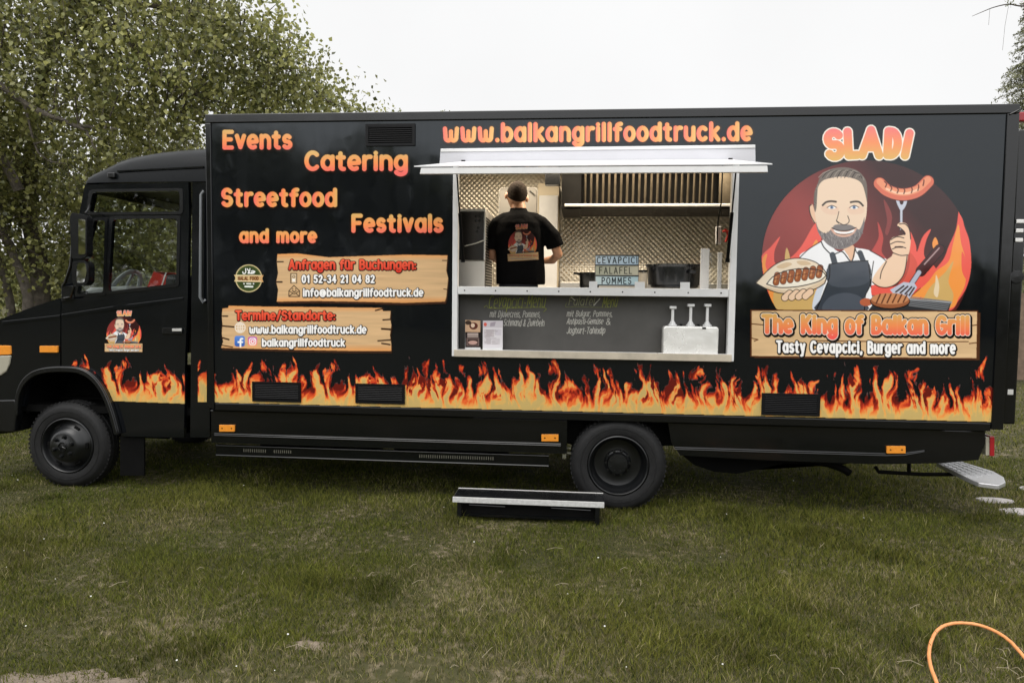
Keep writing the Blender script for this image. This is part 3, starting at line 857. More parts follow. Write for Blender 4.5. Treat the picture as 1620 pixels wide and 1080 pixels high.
def emblem_board(cv, T, small=False):
    S = T(1, 0)[0] - T(0, 0)[0]
    tp = lambda pts: [T(*q) for q in pts]
    cv.poly(tp([(60, 806), (980, 808), (976, 1002), (60, 992)]), (74, 44, 26))
    cv.poly(tp([(44, 796), (970, 800), (967, 998), (44, 988)]), (84, 44, 22))
    xg, yg = T(50, 802); 
    def wood(X, Y):
        n = fbm((X - xg) / S * .006, (Y - yg) / S * .05, 11, 4)[..., None]
        return np.minimum(lin((216, 182, 138)) * GAIN * (1 + .16 * n), .9)
    cv.poly(tp([(50, 801), (966, 805), (963, 993), (50, 984)]), wood)
    for a in ([(50, 854), (95, 858), (110, 856)], [(50, 912), (75, 918), (60, 924)], [(966, 858), (940, 862), (925, 858)], [(300, 922), (700, 928), (930, 926)], [(966, 930), (935, 934)]):
        cv.strokes([tp(a)], 2.2 * S, (96, 56, 30))
    r = 9.4 * S
    x0, yt = T(88, 812); x1, yb = T(938, 896)
    sl = (T(0, 6)[1] - T(0, 0)[1]) / (x1 - x0)
    text(cv, "The King of Balkan Grill", x0, x1, yt, yb, r, grad((214, 172, 100), (238, 92, 86), yt, yb + 14 * S, 1, (236, 140, 84)),
         outs=((8 * S, INK, 3 * S, 5 * S), (6.5 * S, INK, 0, 0), (2.2 * S, (250, 232, 214), 0, 0)), gap=.27, slope=sl)
    x0, yt = T(148, 920); x1, yb = T(880, 973)
    text(cv, "Tasty Cevapcici, Burger and more", x0, x1, yt, yb, 4.9 * S, (246, 244, 242), outs=((5.5 * S, INK, 1.5 * S, 2.5 * S), (4.2 * S, INK, 0, 0)), gap=.30, slope=sl)


def sladi(cv, T):
    S = T(1, 0)[0] - T(0, 0)[0]
    let = [('S', 342, 428, 62, 190, -5), ('L', 424, 492, 58, 184, -3), ('A', 482, 586, 52, 184, 1), ('D', 586, 660, 58, 184, 3), ('I', 668, 696, 64, 186, 12)]
    for k, (ex, c) in enumerate(((22, (252, 240, 228)), (17.5, None))):
        for ch, xa, xb, ya, yb, rot in let:
            g = GLYPHS[ch]; cx, cy = (xa + xb) / 2, (ya + yb) / 2; a = math.radians(rot)
            ls = []
            for l in g[1]:
                q = []
                for u, v in l:
                    w = max(g[0], .06)
                    x = xa + 15 + (u / w if ch != 'I' else .5) * (xb - xa - 30) - cx; y = yb - 15 - v * (yb - ya - 30) - cy
                    q.append(T(cx + x * math.cos(a) - y * math.sin(a), cy + x * math.sin(a) + y * math.cos(a)))
                ls.append(q)
            y0, y1 = T(0, ya)[1], T(0, yb)[1]
            cv.strokes(ls, ex * S, c if c else grad((240, 124, 122), (222, 176, 98), y0, y1, 1, (240, 146, 96)))


def flames(cv, xa, xb, ytop, ybot, seed=0, phase=0.0):
    """ytop(x), ybot(x): the strip; tongues of printed fire above a solid yellow foot"""
    w = cv.win(xa, ytop(xa) - 8, xb, ybot(xb) + 8)
    X, Y = cv.X[w], cv.Y[w]
    H = ybot(X) - ytop(X)
    v = (ybot(X) - Y) / H                       # 0 at the foot, 1 at the tips
    x = (X + phase) / 16.0
    wx = x + .50 * fbm(x * 1.0, v * 2.4, 31 + seed, 4) + .22 * np.sin(v * 7 + x * 1.7)
    h = np.zeros_like(x) + .30
    rr = np.random.default_rng(4)
    per = 11.75
    for i in range(13):
        c = i * .90 + rr.uniform(-.35, .35); hh = rr.choice([.30, .46, .58, .36, .54, .24]) + rr.uniform(-.05, .08); wd = rr.uniform(.30, .54)
        d = (wx - c + per / 2) % per - per / 2
        sk = d + .28 * (v - .4) * rr.choice([-1, 1])
        h = np.maximum(h, .36 + hh * np.exp(-(np.abs(sk) / wd) ** 1.5))
    n = fbm(wx * 2.3, v * 3.6 + 9, 41 + seed, 5)
    e = h + .34 * n - v                         # > 0 inside the fire
    # licks that have come loose
    lick = fbm(wx * 1.5 + 3, v * 2.3 - 4, 61 + seed, 4) - .34 - .6 * np.abs(v - .76)
    e = np.maximum(e, lick * .8)
    gap = fbm(wx * 1.6 - 8, v * 2.6 + 5, 91 + seed, 4)
    e = e - np.clip((gap - .36) * 2.0, 0, 1) * np.clip((v - .30) * 4, 0, 1) * .5
    e = np.where((X < xa) | (X > xb) | (v < 0), -1, e)
    hole = fbm(wx * 2.6 + 20, v * 3.6 + 2, 71 + seed, 4)
    fine = fbm(wx * 5.5, v * 9, 81 + seed, 3)
    heat = np.clip(e * 1.9 + .55 * n + .34 * fine, 0, 1.25) - np.clip((hole - .22) * 5.0, 0, 1.2) * np.clip(1.35 - v, 0, 1) * np.clip((v - .08) * 6, 0, 1)
    heat = np.maximum(heat, np.clip(1.25 - v * 3.4 + .5 * n + .3 * fine, 0, 1) * .86)
    stops = [(-.5, (12, 4, 4)), (-.15, (46, 10, 8)), (0.05, (104, 22, 16)), (.24, (176, 48, 28)), (.44, (216, 92, 42)), (.66, (220, 146, 74)), (.86, (206, 164, 92)), (1.2, (184, 158, 98))]
    hs_ = [s_[0] for s_ in stops]
    col = np.stack([np.interp(heat, hs_, [lin(s_[1])[k] * 1.15 for s_ in stops]) for k in range(3)], -1)
    cov = np.clip(e / .035, 0, 1) * np.clip((X - xa) * cv.k + .5, 0, 1) * np.clip((xb - X) * cv.k + .5, 0, 1)
    edge = np.clip(1 - np.abs(e - .012) / .014, 0, 1) * (v > .45)
    col = col * (1 - .45 * edge[..., None]) + np.array([.45, .38, .38]) * .45 * edge[..., None]
    cv.put(w, cov, lambda a, b: col)


def plank(cv, pts, seed, cracks):
    p = np.array(pts, float); c = p.mean(0)
    cv.poly([(x + 1.5, y + 3.5) for x, y in pts], (60, 36, 24)); cv.poly([(c[0] + (x - c[0]) * 1.006, c[1] + (y - c[1]) * 1.025) for x, y in pts], (46, 26, 16))
    y0, y1 = p[:, 1].min(), p[:, 1].max()
    def wood(X, Y):
        n = fbm(X * .02, Y * .35, seed, 4)[..., None]
        t = np.clip(np.minimum(Y - y0 - 2, y1 - Y - 2) / 9.0, 0, 1)[..., None]
        return np.minimum((lin((226, 160, 98)) * (1 - t) + lin((210, 174, 130)) * t) * GAIN * (1 + .16 * n), .9)
    cv.poly(pts, wood)
    for a, w_ in cracks:
        cv.strokes([a], w_, (52, 30, 20))


def leftline(cv, x, y, w, h, c):
    cv.strokes([[(x, y), (x + w, y), (x + w, y + h), (x, y + h), (x, y)]], .7, c)

# ================================================================== GROUND (setting)
def make_ground():
    m = mat("lawn_soil", (0.062, 0.060, 0.028), 0.95, spec=.1, bump=.6, bscale=9, bdetail=8, bdist=.04)
    nt = m.node_tree; b = nt.nodes["Principled BSDF"]
    tcn = nt.nodes.new("ShaderNodeTexCoord")
    n1 = nt.nodes.new("ShaderNodeTexNoise"); n1.inputs["Scale"].default_value = 1.1; n1.inputs["Detail"].default_value = 9; n1.inputs["Roughness"].default_value = .7
    n2 = nt.nodes.new("ShaderNodeTexNoise"); n2.inputs["Scale"].default_value = 14; n2.inputs["Detail"].default_value = 6
    nt.links.new(tcn.outputs["Object"], n1.inputs["Vector"]); nt.links.new(tcn.outputs["Object"], n2.inputs["Vector"])
    cr = nt.nodes.new("ShaderNodeValToRGB")
    e = cr.color_ramp.elements
    e[0].position = .30; e[0].color = (.035, .040, .016, 1); e[1].position = .70; e[1].color = (.26, .21, .15, 1)
    k = e.new(.52); k.color = (.062, .058, .028, 1)
    mx = nt.nodes.new("ShaderNodeMath"); mx.operation = 'MULTIPLY_ADD'; mx.inputs[1].default_value = .5
    nt.links.new(n2.outputs["Fac"], mx.inputs[0])
    h = nt.nodes.new("ShaderNodeMath"); h.operation = 'MULTIPLY'; h.inputs[1].default_value = .5
    nt.links.new(n1.outputs["Fac"], h.inputs[0]); nt.links.new(h.outputs[0], mx.inputs[2])
    nt.links.new(mx.outputs[0], cr.inputs[0]); nt.links.new(cr.outputs[0], b.inputs["Base Color"])
    me = bpy.data.meshes.new("ground")
    bm = bmesh.new(); s = 700
    vs = [bm.verts.new(p) for p in ((-s, -s, 0), (s, -s, 0), (s, s, 0), (-s, s, 0))]; bm.faces.new(vs); bm.to_mesh(me); bm.free()
    o = link("ground", me, m)
    tag(o, kind="structure")


make_ground()


# ================================================================== FOOD TRUCK
L, ZT, ZB, WD = 6.32, 3.19, 0.803, 2.35
truck = thing("food_truck", (2.2, 1.1, 0.0), "black food truck with flame stickers and its serving hatch open, parked on the lawn", "food truck")
YC = 0.10                                       # near side of the cab

# ---- box body
ox0, ox1, oz0, oz1 = 2.085, 4.288, 1.262, 2.76
b = MB()
b.holed([(0, ZB), (L, ZB), (L, ZT), (0, ZT)], [[(ox0, oz0), (ox1, oz0), (ox1, oz1), (ox0, oz1)]], 0, .045)
b.box(0, L, WD - .045, WD, ZB, ZT)
b.box(0, .045, .046, WD - .046, ZB, ZT - .001); b.box(L - .045, L, .046, WD - .046, ZB, ZT - .001)
b.box(.046, L - .046, .046, WD - .046, ZT - .05, ZT - .002)
box_body = b.build("box_body", M['body'], truck)

b = MB()                                        # edge profiles
b.box(-.012, L + .012, -.016, .03, ZT - .062, ZT + .008); b.box(-.012, L + .012, WD - .03, WD + .016, ZT - .062, ZT + .008)
b.box(-.012, .036, -.014, .03, ZB - .05, ZT - .063); b.box(L - .075, L + .012, -.014, .05, ZB - .05, ZT - .063)
b.box(-.012, .036, WD - .03, WD + .014, ZB - .05, ZT - .063); b.box(L - .075, L + .012, WD - .05, WD + .014, ZB - .05, ZT - .063)
b.box(-.012, .02, .031, WD - .031, ZT - .062, ZT + .008); b.box(L - .02, L + .012, .051, WD - .051, ZT - .062, ZT + .008)
b.build_each("edge_profile", M['trim'], box_body, bevel=.006)
b = MB(); b.box(.037, L - .076, -.008, .05, ZB - .065, ZB - .001); b.box(.037, L - .076, WD - .05, WD + .008, ZB - .065, ZB - .001)
b.build_each("bottom_rail", M['trim'], box_body, bevel=.006)
b = MB(); b.tube([(L - .06, -.016, ZT - .07), (L - .03, -.03, ZT - .055), (L + .015, -.022, ZT - .03)], .007)
b.build("corner_cord", M['trim'], box_body, smooth=True)


def vent(px0, py0, px1, py1, n=9):
    x0, z1 = P(px0, py0); x1, z0 = P(px1, py1)
    m = MB(); t = .022
    m.holed([(x0, z0), (x1, z0), (x1, z1), (x0, z1)], [[(x0 + t, z0 + t), (x1 - t, z0 + t), (x1 - t, z1 - t), (x0 + t, z1 - t)]], -.016, -.0005)
    m.box(x0 + t, x1 - t, -.003, -.0008, z0 + t, z1 - t)
    for i in range(n):
        z = z0 + t + (z1 - z0 - 2 * t) * (i + .5) / n
        m.obox(((x0 + x1) / 2, -.010, z), x1 - x0 - 2 * t - .002, .013, .004, rx=-.6)
    for k in range(1, 4):
        xx = x0 + (x1 - x0) * k / 4
        m.obox((xx, -.0165, z0 + t / 2), .006, .003, .006); m.obox((xx, -.0165, z1 - t / 2), .006, .003, .006)
    m.build("vent", M['vent'], box_body)


vent(579, 197, 657, 231, 8)
vent(400, 603, 477, 636, 8); vent(563, 606, 641, 639, 8); vent(1205, 621, 1296, 658, 9)

# ---- printed vinyl on the box
DY = -.0025
G_V = lambda y0, y1: grad(GOLD, PINK, y0, y1, 1, ORNG)
SH = ((2.6, (20, 8, 6), 0.6, 0.9),)
cv = Canvas(340, 188, 712, 392, 1.5)
text(cv, "Events", 351, 463, 205.5, 237, 3.35, G_V(206, 238), SH, gap=.24)
text(cv, "Catering", 481, 646, 238, 271, 3.5, G_V(242, 272), SH, gap=.22)
text(cv, "Streetfood", 349, 534, 297, 328, 3.35, None, SH, per=True, gap=.24)
text(cv, "Festivals", 555, 702, 338, 368.5, 3.35, G_V(340, 370), SH, gap=.26)
text(cv, "and more", 378, 502, 361, 385, 2.8, G_V(362, 387), SH, gap=.26)
cv.mesh("slogan_lettering", on_plane(DY), box_body, M['vinyl'])

cv = Canvas(690, 185, 1200, 240, 1.4)
text(cv, "www.balkangrillfoodtruck.de", 700, 1191, 194, 226, 3.4, None, ((2.4, (30, 8, 6), .4, .8),), per=True, gap=.26, slope=-.004)
cv.mesh("web_address_lettering", on_plane(DY), box_body, M['vinyl'])

cv = Canvas(428, 392, 720, 490, 1.5)
plank(cv, [(439, 402), (470, 401), (520, 407), (580, 405), (640, 403), (708, 404), (706, 428), (709, 440), (706, 470), (704, 477), (640, 479), (560, 477), (500, 476), (438, 477), (440, 458), (437, 446), (440, 432), (438, 414)], 21,
      [([(438, 414), (448, 414)], 1.0), ([(437, 446), (446, 446)], 1.3), ([(700, 412), (708, 412)], .7), ([(702, 457), (708, 458)], .7)])
RD = grad((246, 104, 72), (214, 62, 48), 408, 428)
OB = ((1.5, INK, .3, .5),)
text(cv, "Anfragen für Buchungen:", 456, 659, 410, 427, 1.65, RD, OB, gap=.22)
text(cv, "0152-34210482".replace("0152", "01 52").replace("3421", "34 21").replace("210482", "21 04 82"), 477, 593, 434.5, 448, 1.3, (246, 244, 242), OB, gap=.28)
text(cv, "info@balkangrillfoodtruck.de", 479, 670, 455.5, 469.5, 1.3, (246, 244, 242), OB, gap=.24)
# phone and letter icons
cv.poly([(459.5, 432), (470, 432), (470, 448.5), (459.5, 448.5)], (74, 56, 40)); cv.poly([(461, 433.2), (468.6, 433.2), (468.6, 447.2), (461, 447.2)], (222, 196, 160)); cv.poly([(462.5, 441), (467, 441), (467, 445.5), (462.5, 445.5)], (246, 240, 232))
cv.strokes([arc(464.8, 437.5, 2, 2, 0, 360, 8)], .5, (74, 56, 40))
cv.strokes([[(457, 460), (465, 451.5), (474, 460), (474, 469), (457, 469), (457, 460), (465.5, 465), (474, 460)], [(457, 469), (463, 464)], [(474, 469), (468, 464)]], .7, (62, 44, 32))
cv.strokes([[(463, 457), (463.4, 457)], [(467.4, 457), (467.8, 457)], [(462.5, 459.5), (465.5, 462), (468.5, 459.5)]], .8, (62, 44, 32))
cv.mesh("wooden_plank_sticker", on_plane(DY), box_body, M['vinyl'])

cv = Canvas(340, 474, 634, 566, 1.5)
plank(cv, [(362, 483.5), (420, 485), (480, 485.5), (560, 486.5), (604, 487), (606, 492), (618, 492), (617, 503), (619, 514), (617, 530), (619, 545), (619, 555), (560, 555), (480, 553.5), (420, 552), (350, 550), (353, 540), (351, 528), (352, 512), (351, 500), (352, 488), (361, 487)], 23,
      [([(352, 500), (360, 500)], 1.2), ([(352, 515.5), (370, 517)], 1.3), ([(351, 534), (362, 537)], 1.3), ([(594, 491), (606, 488)], 1.1), ([(606, 506), (618, 505)], 1.2), ([(604, 520), (618, 521)], 1.5), ([(598, 539), (619, 537.5)], 1.2), ([(604, 543), (617, 545)], 1.2), ([(352, 546), (368, 549)], .9)])
RD = grad((246, 104, 72), (214, 62, 48), 489, 508)
text(cv, "Termine/Standorte:", 372, 531, 490.5, 507, 1.65, RD, OB, gap=.22)
text(cv, "www.balkangrillfoodtruck.de", 394, 580, 514, 528, 1.3, (246, 244, 242), OB, gap=.24)
text(cv, "balkangrillfoodtruck", 414, 546, 535, 548.5, 1.3, (246, 244, 242), OB, gap=.24)
gl = [arc(380, 518, 8, 8, 0, 360, 20), arc(380, 518, 3.6, 8, 0, 360, 16), [(372, 518), (388, 518)], [(380, 510), (380, 526)], [(373.5, 513.5), (386.5, 513.5)], [(373.5, 522.5), (386.5, 522.5)]]
cv.strokes(gl, .75, (238, 226, 210))
cv.poly(round_rect(371, 531, 387.5, 548, 3.6), grad((96, 142, 220), (44, 92, 176), 531, 548))
cv.strokes([[(383.6, 535.6), (381.5, 535.6), (380.4, 537.5), (380.4, 548)], [(377, 541), (383.4, 541)]], 1.35, (250, 250, 252))
cv.poly(round_rect(392, 532.5, 407, 547.5, 4), grad((176, 84, 190), (250, 170, 120), 532, 548, 1, (236, 96, 128)))
cv.strokes([round_rect(394.6, 535, 404.6, 545, 3) + [round_rect(394.6, 535, 404.6, 545, 3)[0]], arc(399.6, 540, 2.5, 2.5, 0, 360, 12), [(402.8, 537), (402.9, 537)]], .75, (252, 246, 248))
cv.mesh("wooden_plank_sticker", on_plane(DY), box_body, M['vinyl'])

cv = Canvas(364, 412, 424, 468, 2.2)
cv.ellipse(393.5, 440.3, 21.5, 22.0, (206, 190, 142)); cv.ellipse(393.5, 440.3, 20.0, 20.5, (56, 70, 36)); cv.strokes([arc(393.5, 440.3, 18.8, 19.2, 0, 360, 30)], .35, (96, 104, 60))
cv.poly([(370, 434.6), (417, 435.2), (414.6, 440.5), (417, 446.4), (370.4, 445.2), (373, 440)], grad((214, 190, 140), (202, 158, 106), 370, 417, 0))
cv.strokes([[(374, 435.4), (413, 435.9)], [(374, 444.3), (413, 444.9)]], .4, (240, 226, 190))
text(cv, "HALAL FOOD", 376, 409.5, 437, 443.5, .75, (112, 66, 34), gap=.26)
WH = (246, 248, 244)
cv.strokes([crom([(388.6, 425), (388.8, 430), (387.5, 432.4), (385, 432.6), (384, 430)], 4, False)], .75, WH)
cv.strokes([crom([(391.2, 425.2), (393.5, 429), (394.6, 432)], 4, False), crom([(395.4, 424.8), (394.6, 429), (392.4, 432.2), (396, 432)], 4, False)], .7, WH)
cv.strokes([crom([(397.4, 429.2), (400, 428.2), (403.4, 429.8), (399.6, 430.6), (396.4, 432.2), (399, 432.4), (402, 431.8)], 4, False)], .7, WH)
for sx in (386, 401):
    cv.poly([(sx + 1.7 * (1 if k % 2 == 0 else .45) * math.sin(k * PI / 5), 448.8 - 1.7 * (1 if k % 2 == 0 else .45) * math.cos(k * PI / 5)) for k in range(10)], WH)
cv.strokes([[(390.5, 448.8), (396.5, 449)]], 1.1, (222, 226, 216)); cv.strokes([[(388, 453.2), (399.5, 453.4)]], 1.25, (232, 236, 226))
cv.mesh("halal_badge", on_plane(DY), box_body, M['vinyl'])

TE = lambda x, y: (1170 + x / 2.571, 180 + y / 2.571)
cv = Canvas(1184, 196, 1562, 580, 1.5)
emblem(cv, TE); emblem_board(cv, TE); sladi(cv, TE)
cv.mesh("chef_emblem", on_plane(DY), box_body, M['vinyl'])

cv = Canvas(336, 562, 1574, 672, 1.25)
fb = lambda x: 636.2 + (x - 338) * .0250
ft = lambda x: 566.0 + (x - 338) * .0145
flames(cv, 338.5, 1570, ft, fb)
cv.mesh("flame_sticker", on_plane(DY), box_body, M['vinyl'])

# ---- hatch frame, counter, chalkboard, shelf
b = MB()
b.holed([(2.064, 1.236), (4.308, 1.236), (4.308, 2.80), (2.064, 2.80)], [[(2.108, 1.292), (4.256, 1.292), (4.256, 2.77), (2.108, 2.77)]], -.014, .048)
b.build("hatch_frame", M['white'], truck, bevel=.004)
xl, zr1 = P(728, 452, 0.0); xr_, zr0 = P(1149, 468, 0.0)
zc1 = P(930, 455, -.012)[1]; zc0 = P(930, 467.5, -.012)[1]
b = MB(); b.box(2.11, 4.254, -.012, .42, zc0, zc1); counter = b.build("counter", M['white'], truck, bevel=.003)
b = MB()
for px in (735, 784, 834, 884, 934, 985, 1036, 1089, 1141):
    x, z = P(px, 457, -.013); b.lathe([(.0001, -.003), (.006, -.002), (.006, .001)], (x, -.013, (zc0 + zc1) / 2), n=10)
b.build_each("screw", M['chassis'], counter)
b = MB()
for pa, pb in ((932, 945), (1004, 1020), (1076, 1091)):
    xa, _ = P(pa, 450, .0); xb, _ = P(pb, 450, .0); b.box(xa, xb, -.011, -.006, zc1 - .004, P(930, 445, 0)[1])
b.build_each("tab", M['white'], counter)
YB = .15
b = MB(); b.box(2.10, 4.265, YB, YB + .02, 1.285, zc0 - .001)
board = b.build("chalkboard", M['board'], truck)
b = MB(); b.box(2.10, 4.265, -.004, YB - .001, 1.262, 1.285); b.box(2.085, 4.288, -.03, -.0145, 1.235, 1.2915)
b.build_each("shelf", M['shelf'], truck, bevel=.003)
b = MB(); b.box(2.085, 2.1, .05, YB + .02, 1.285, zc0); b.box(4.266, 4.288, .05, YB + .02, 1.285, zc0)
b.build_each("counter_cheek", M['plastic'], truck)

YW = YB - .002
cv = Canvas(740, 466, 1000, 536, 2.4, base=(0.070, 0.067, 0.063))
YG, CW = (168, 176, 84), (206, 204, 196)
def chalk(t, x0, x1, yt, yb, r, c, op=.8, **k):
    for a, bb, ls in text_lines(t, x0, x1, yt, yb, r, **k):
        cv.strokes([crom(l, 3, False) if 2 < len(l) < 9 else l for l in ls], r, c, op)
chalk("Cevapcici-Menü", 772, 862, 466, 487, .62, YG, .72, slant=.16, jit=.05, gap=.20, seed=2)
cv.strokes([crom([(766, 486), (770, 483), (774, 487), (800, 487.5), (850, 486), (864, 488), (860, 493)], 5, False)], .55, YG, .6)
chalk("mit Djuvecreis, Pommes,", 774, 855, 491, 502, .6, CW, .75, slant=.2, jit=.05, gap=.2, seed=3)
chalk("Schmand & Zwiebeln", 796, 861, 504.5, 516, .6, CW, .72, slant=.2, jit=.05, gap=.2, seed=4)
chalk("Falafel", 899, 940, 469, 483, .55, (176, 178, 140), .75, slant=.2, jit=.05, seed=5)
cv.strokes([[(904, 470.5), (909.5, 475)], [(939.5, 483), (949, 472.5)]], .75, (232, 230, 222), .9)
chalk("Menü", 952, 976, 469, 486, .62, YG, .72, slant=.2, jit=.05, seed=6)
cv.strokes([crom([(897, 478), (895, 485.5), (910, 485), (940, 486), (966, 486.3)], 5, False)], .5, (160, 164, 104), .55)
chalk("mit Bulgur, Pommes,", 896, 969, 491, 501, .62, CW, .8, slant=.2, jit=.06, gap=.2, seed=7)
chalk("Antipasti-Gemüse", 896, 954, 503, 513, .62, CW, .8, slant=.22, jit=.05, gap=.2, seed=8)
chalk("&", 958, 966, 503, 514, .65, CW, .85, slant=.1)
chalk("Joghurt-Tahindip", 896, 957, 517, 528, .62, CW, .82, slant=.2, jit=.05, gap=.2, seed=9)
nz = .55 + .45 * np.clip(vnoise(cv.X * 1.6, cv.Y * 1.6, 77) + .5, 0, 1)
cv.rgb = np.array([.07, .067, .063]) * (1 - nz[..., None]) + cv.rgb * nz[..., None]
cv.mesh("chalk_writing", on_plane(YW), board, M['chalk'], thr=.05)

# ---- hatch flap with gutter sheet and gas struts
b = MB()
q = [(697, 235.5), (1195, 229.2), (1195.5, 258), (695, 262)]
b.prism([P(*p, -.03) for p in q], -.03, -.002)
b.build("hatch_gutter", M['lav'], truck, bevel=.003)
b = MB(); q = [(697, 235.2), (1195, 228.9), (1195, 234.2), (697, 240.5)]
b.prism([P(*p, -.036) for p in q], -.036, -.0305); b.build("hinge_rail", M['white'], truck, bevel=.002)
YF = -.70
bl, br_ = P3(735, 255, -.038), P3(1155, 252, -.038)
fl_, fr_ = P3(655, 262.6, YF), P3(1222, 258.8, YF)
t = .007
b = MB(); top = [bl, br_, fr_, fl_]
V = [(x, y, z) for x, y, z in top] + [(x, y, z - t) for x, y, z in top]
b.add(V, [(0, 1, 2, 3), (7, 6, 5, 4), (0, 4, 5, 1), (1, 5, 6, 2), (2, 6, 7, 3), (3, 7, 4, 0)])
flap = b.build("hatch_flap", M['white'], truck)
b = MB(); ys = YF + .003
q = [(666, 265.6), (1214, 262.0), (1215, 272.4), (664, 275.2)]
b.prism([P(*p, ys) for p in q], ys, ys + .03); b.build("flap_lip", M['white'], flap, bevel=.002)
b = MB()
for p in ((733, 256), (1155.5, 253)):
    x, y, z = P3(*p, -.06); b.obox((x, y, z + .006), .03, .02, .012)
b.build_each("hinge", M['chassis'], flap)
for top_px, mid_px, low_px in (((722.5, 271), (727.5, 336), (732.5, 412)), ((1164.5, 268), (1156, 336), (1151, 412))):
    a, c = Vector(P3(*top_px, -.30)), Vector(P3(*low_px, -.02))
    k = a + (c - a) * .46
    b = MB(); b.tube([a, k], .006); b.tube([k, c], .013); b.obox(c, .03, .02, .03)
    b.build("gas_strut", M['chassis'], truck, smooth=True)

# ---- skirts, underrun, markers
def ridge(m, x0, x1, z, y, r=.007):
    m.tube([(x0, y, z), (x1, y, z)], r, 6)


YS = .03
def zpx(px, py, Y=YS):
    return P(px, py, Y)[1]
x0, x1 = P(334, 660, YS)[0], P(897, 690, YS)[0]
z1, z2, z3 = zpx(620, 657), zpx(620, 694), zpx(620, 709)
b = MB(); b.box(x0, x1, YS, YS + .02, z3, ZB - .07); b.box(x0, x1, YS + .02, YS + .2, z3, z3 + .012)
ridge(b, x0, x1, z1, YS - .002); ridge(b, x0 + .03, x1 - .05, z2, YS - .002, .006); ridge(b, x0 + .03, x1 - .05, z2 - .014, YS - .002, .005)
b.build("side_skirt", M['trim'], truck)
pts = [(1056, 662), (1559, 676), (1558, 702), (1548, 727), (1490, 732.5), (1380, 734), (1200, 727), (1076, 720), (1062, 700)]
b = MB(); b.prism([P(*p, YS) for p in pts], YS, YS + .02)
zr = zpx(1300, 675)
ridge(b, P(1058, 668, YS)[0], P(1556, 684, YS)[0], zr, YS - .002)
rz = zpx(1200, 711.5)
for dz, r in ((0, .006), (-.014, .005)):
    xs = [P(p, 715, YS)[0] for p in (1067, 1400, 1430, 1462)]
    b.tube([(xs[0], YS - .002, rz + dz), (xs[1], YS - .002, rz + dz), (xs[2], YS - .002, rz + .008 + dz), (xs[3], YS - .002, rz + .034 + dz * .5)], r, 6)
b.build("side_skirt", M['trim'], truck)
x0, x1 = P(342, 720, .06)[0], P(868, 730, .06)[0]; z1, z0 = P(600, 711.5, .06)[1], P(600, 729, .06)[1]
b = MB(); b.box(x0, x1, .06, .10, z0, z1); ridge(b, x0, x1, z1 - .004, .058, .006); ridge(b, x0, x1, z0 + .006, .058, .006)
ub = b.build("underrun_bar", M['trim'], truck)
for pa, pb, n in ((386, 420, 11), (434, 460, 9), (664, 780, 34)):
    b = MB(); xa, xb = P(pa, 720, .06)[0], P(pb, 720, .06)[0]
    for i in range(n):
        x = xa + (xb - xa) * i / (n - 1); b.box(x - .0035, x + .0035, .0585, .0605, (z0 + z1) / 2 - .006, (z0 + z1) / 2 + .020)
    b.build("slot_row", mat("slot_rim", (.10, .095, .07), .6), ub)
for px0, py0, px1, py1 in ((346.5, 672, 371, 682.5), (856.5, 687, 883.5, 698), (1403, 705.5, 1433, 717)):
    m = MB(); m.pxbox(px0, py0, px1, py1, YS - .018, YS - .0005)
    sm_ = m.build("side_marker", M['amber'], truck, bevel=.003)
    m = MB()
    for f in (.2, .8):
        x, z = P(px0 + (px1 - px0) * f, (py0 + py1) / 2, YS - .019); m.lathe([(.0001, -.0015), (.006, -.001), (.006, .0005)], (x, YS - .019, z), n=10)
    m.build_each("screw", M['chassis'], sm_)

# ---- chassis, axles, tank, pipes
b = MB()
b.box(-1.9, 6.2, .55, .70, .50, .74); b.box(-1.9, 6.2, 1.65, 1.80, .50, .74)
for x in (-1.6, .3, 2.2, 4.4, 6.0):
    b.box(x, x + .1, .701, 1.649, .52, .72)
b.box(.05, 6.25, .08, 2.27, .741, .795)
chassis = b.build("chassis_frame", M['chassis'], truck)
b = MB(); b.box(.25, 1.35, .34, .549, .30, .66); b.build("fuel_tank", M['chassis'], truck, bevel=.05)
b = MB(); b.box(1.5, 2.5, .3, .549, .34, .66); b.box(3.98, 5.3, .52, .9, .40, .66); b.box(1.6, 2.4, 1.81, 2.2, .34, .7); b.box(.1, 1.2, 1.81, 2.2, .32, .70); b.build_each("storage_box", M['chassis'], truck, bevel=.02)
b = MB()
b.tube([(-1.387, .32, .37), (-1.387, 1.95, .37)], .05); b.tube([(3.427, .3, .37), (3.427, 2.05, .37)], .075)
b.lathe([(.0001, -.19), (.14, -.14), (.19, 0), (.14, .14), (.0001, .19)], (3.427, 1.1, .37), n=24)
b.build_each("axle", M['chassis'], truck, smooth=True)
b = MB()
for sx, xx in ((.62, -1.387), (.62, 3.427)):
    b.tube([(xx - .62, .62, .52), (xx - .3, .62, .42), (xx, .62, .40), (xx + .3, .62, .42), (xx + .62, .62, .52)], .035)
    b.tube([(xx - .62, 1.72, .52), (xx - .3, 1.72, .42), (xx, 1.72, .40), (xx + .3, 1.72, .42), (xx + .62, 1.72, .52)], .035)
b.build_each("leaf_spring", M['chassis'], truck, smooth=True)
b = MB(); b.prism([P(*q, .30) for q in ((1070, 700), (1082, 722), (1098, 735), (1130, 746), (1166, 749), (1196, 743), (1240, 733), (1330, 735), (1360, 730), (1360, 700))], .30, .36); b.build("rear_hanger", M['chassis'], truck)
b = MB(); e = [P3(px, py, .25) for px, py in ((1235, 722), (1310, 733), (1335, 742), (1344, 748))]
b.tube(e, .030, 12); b.build("exhaust_pipe", M['chassis'], truck, smooth=True)
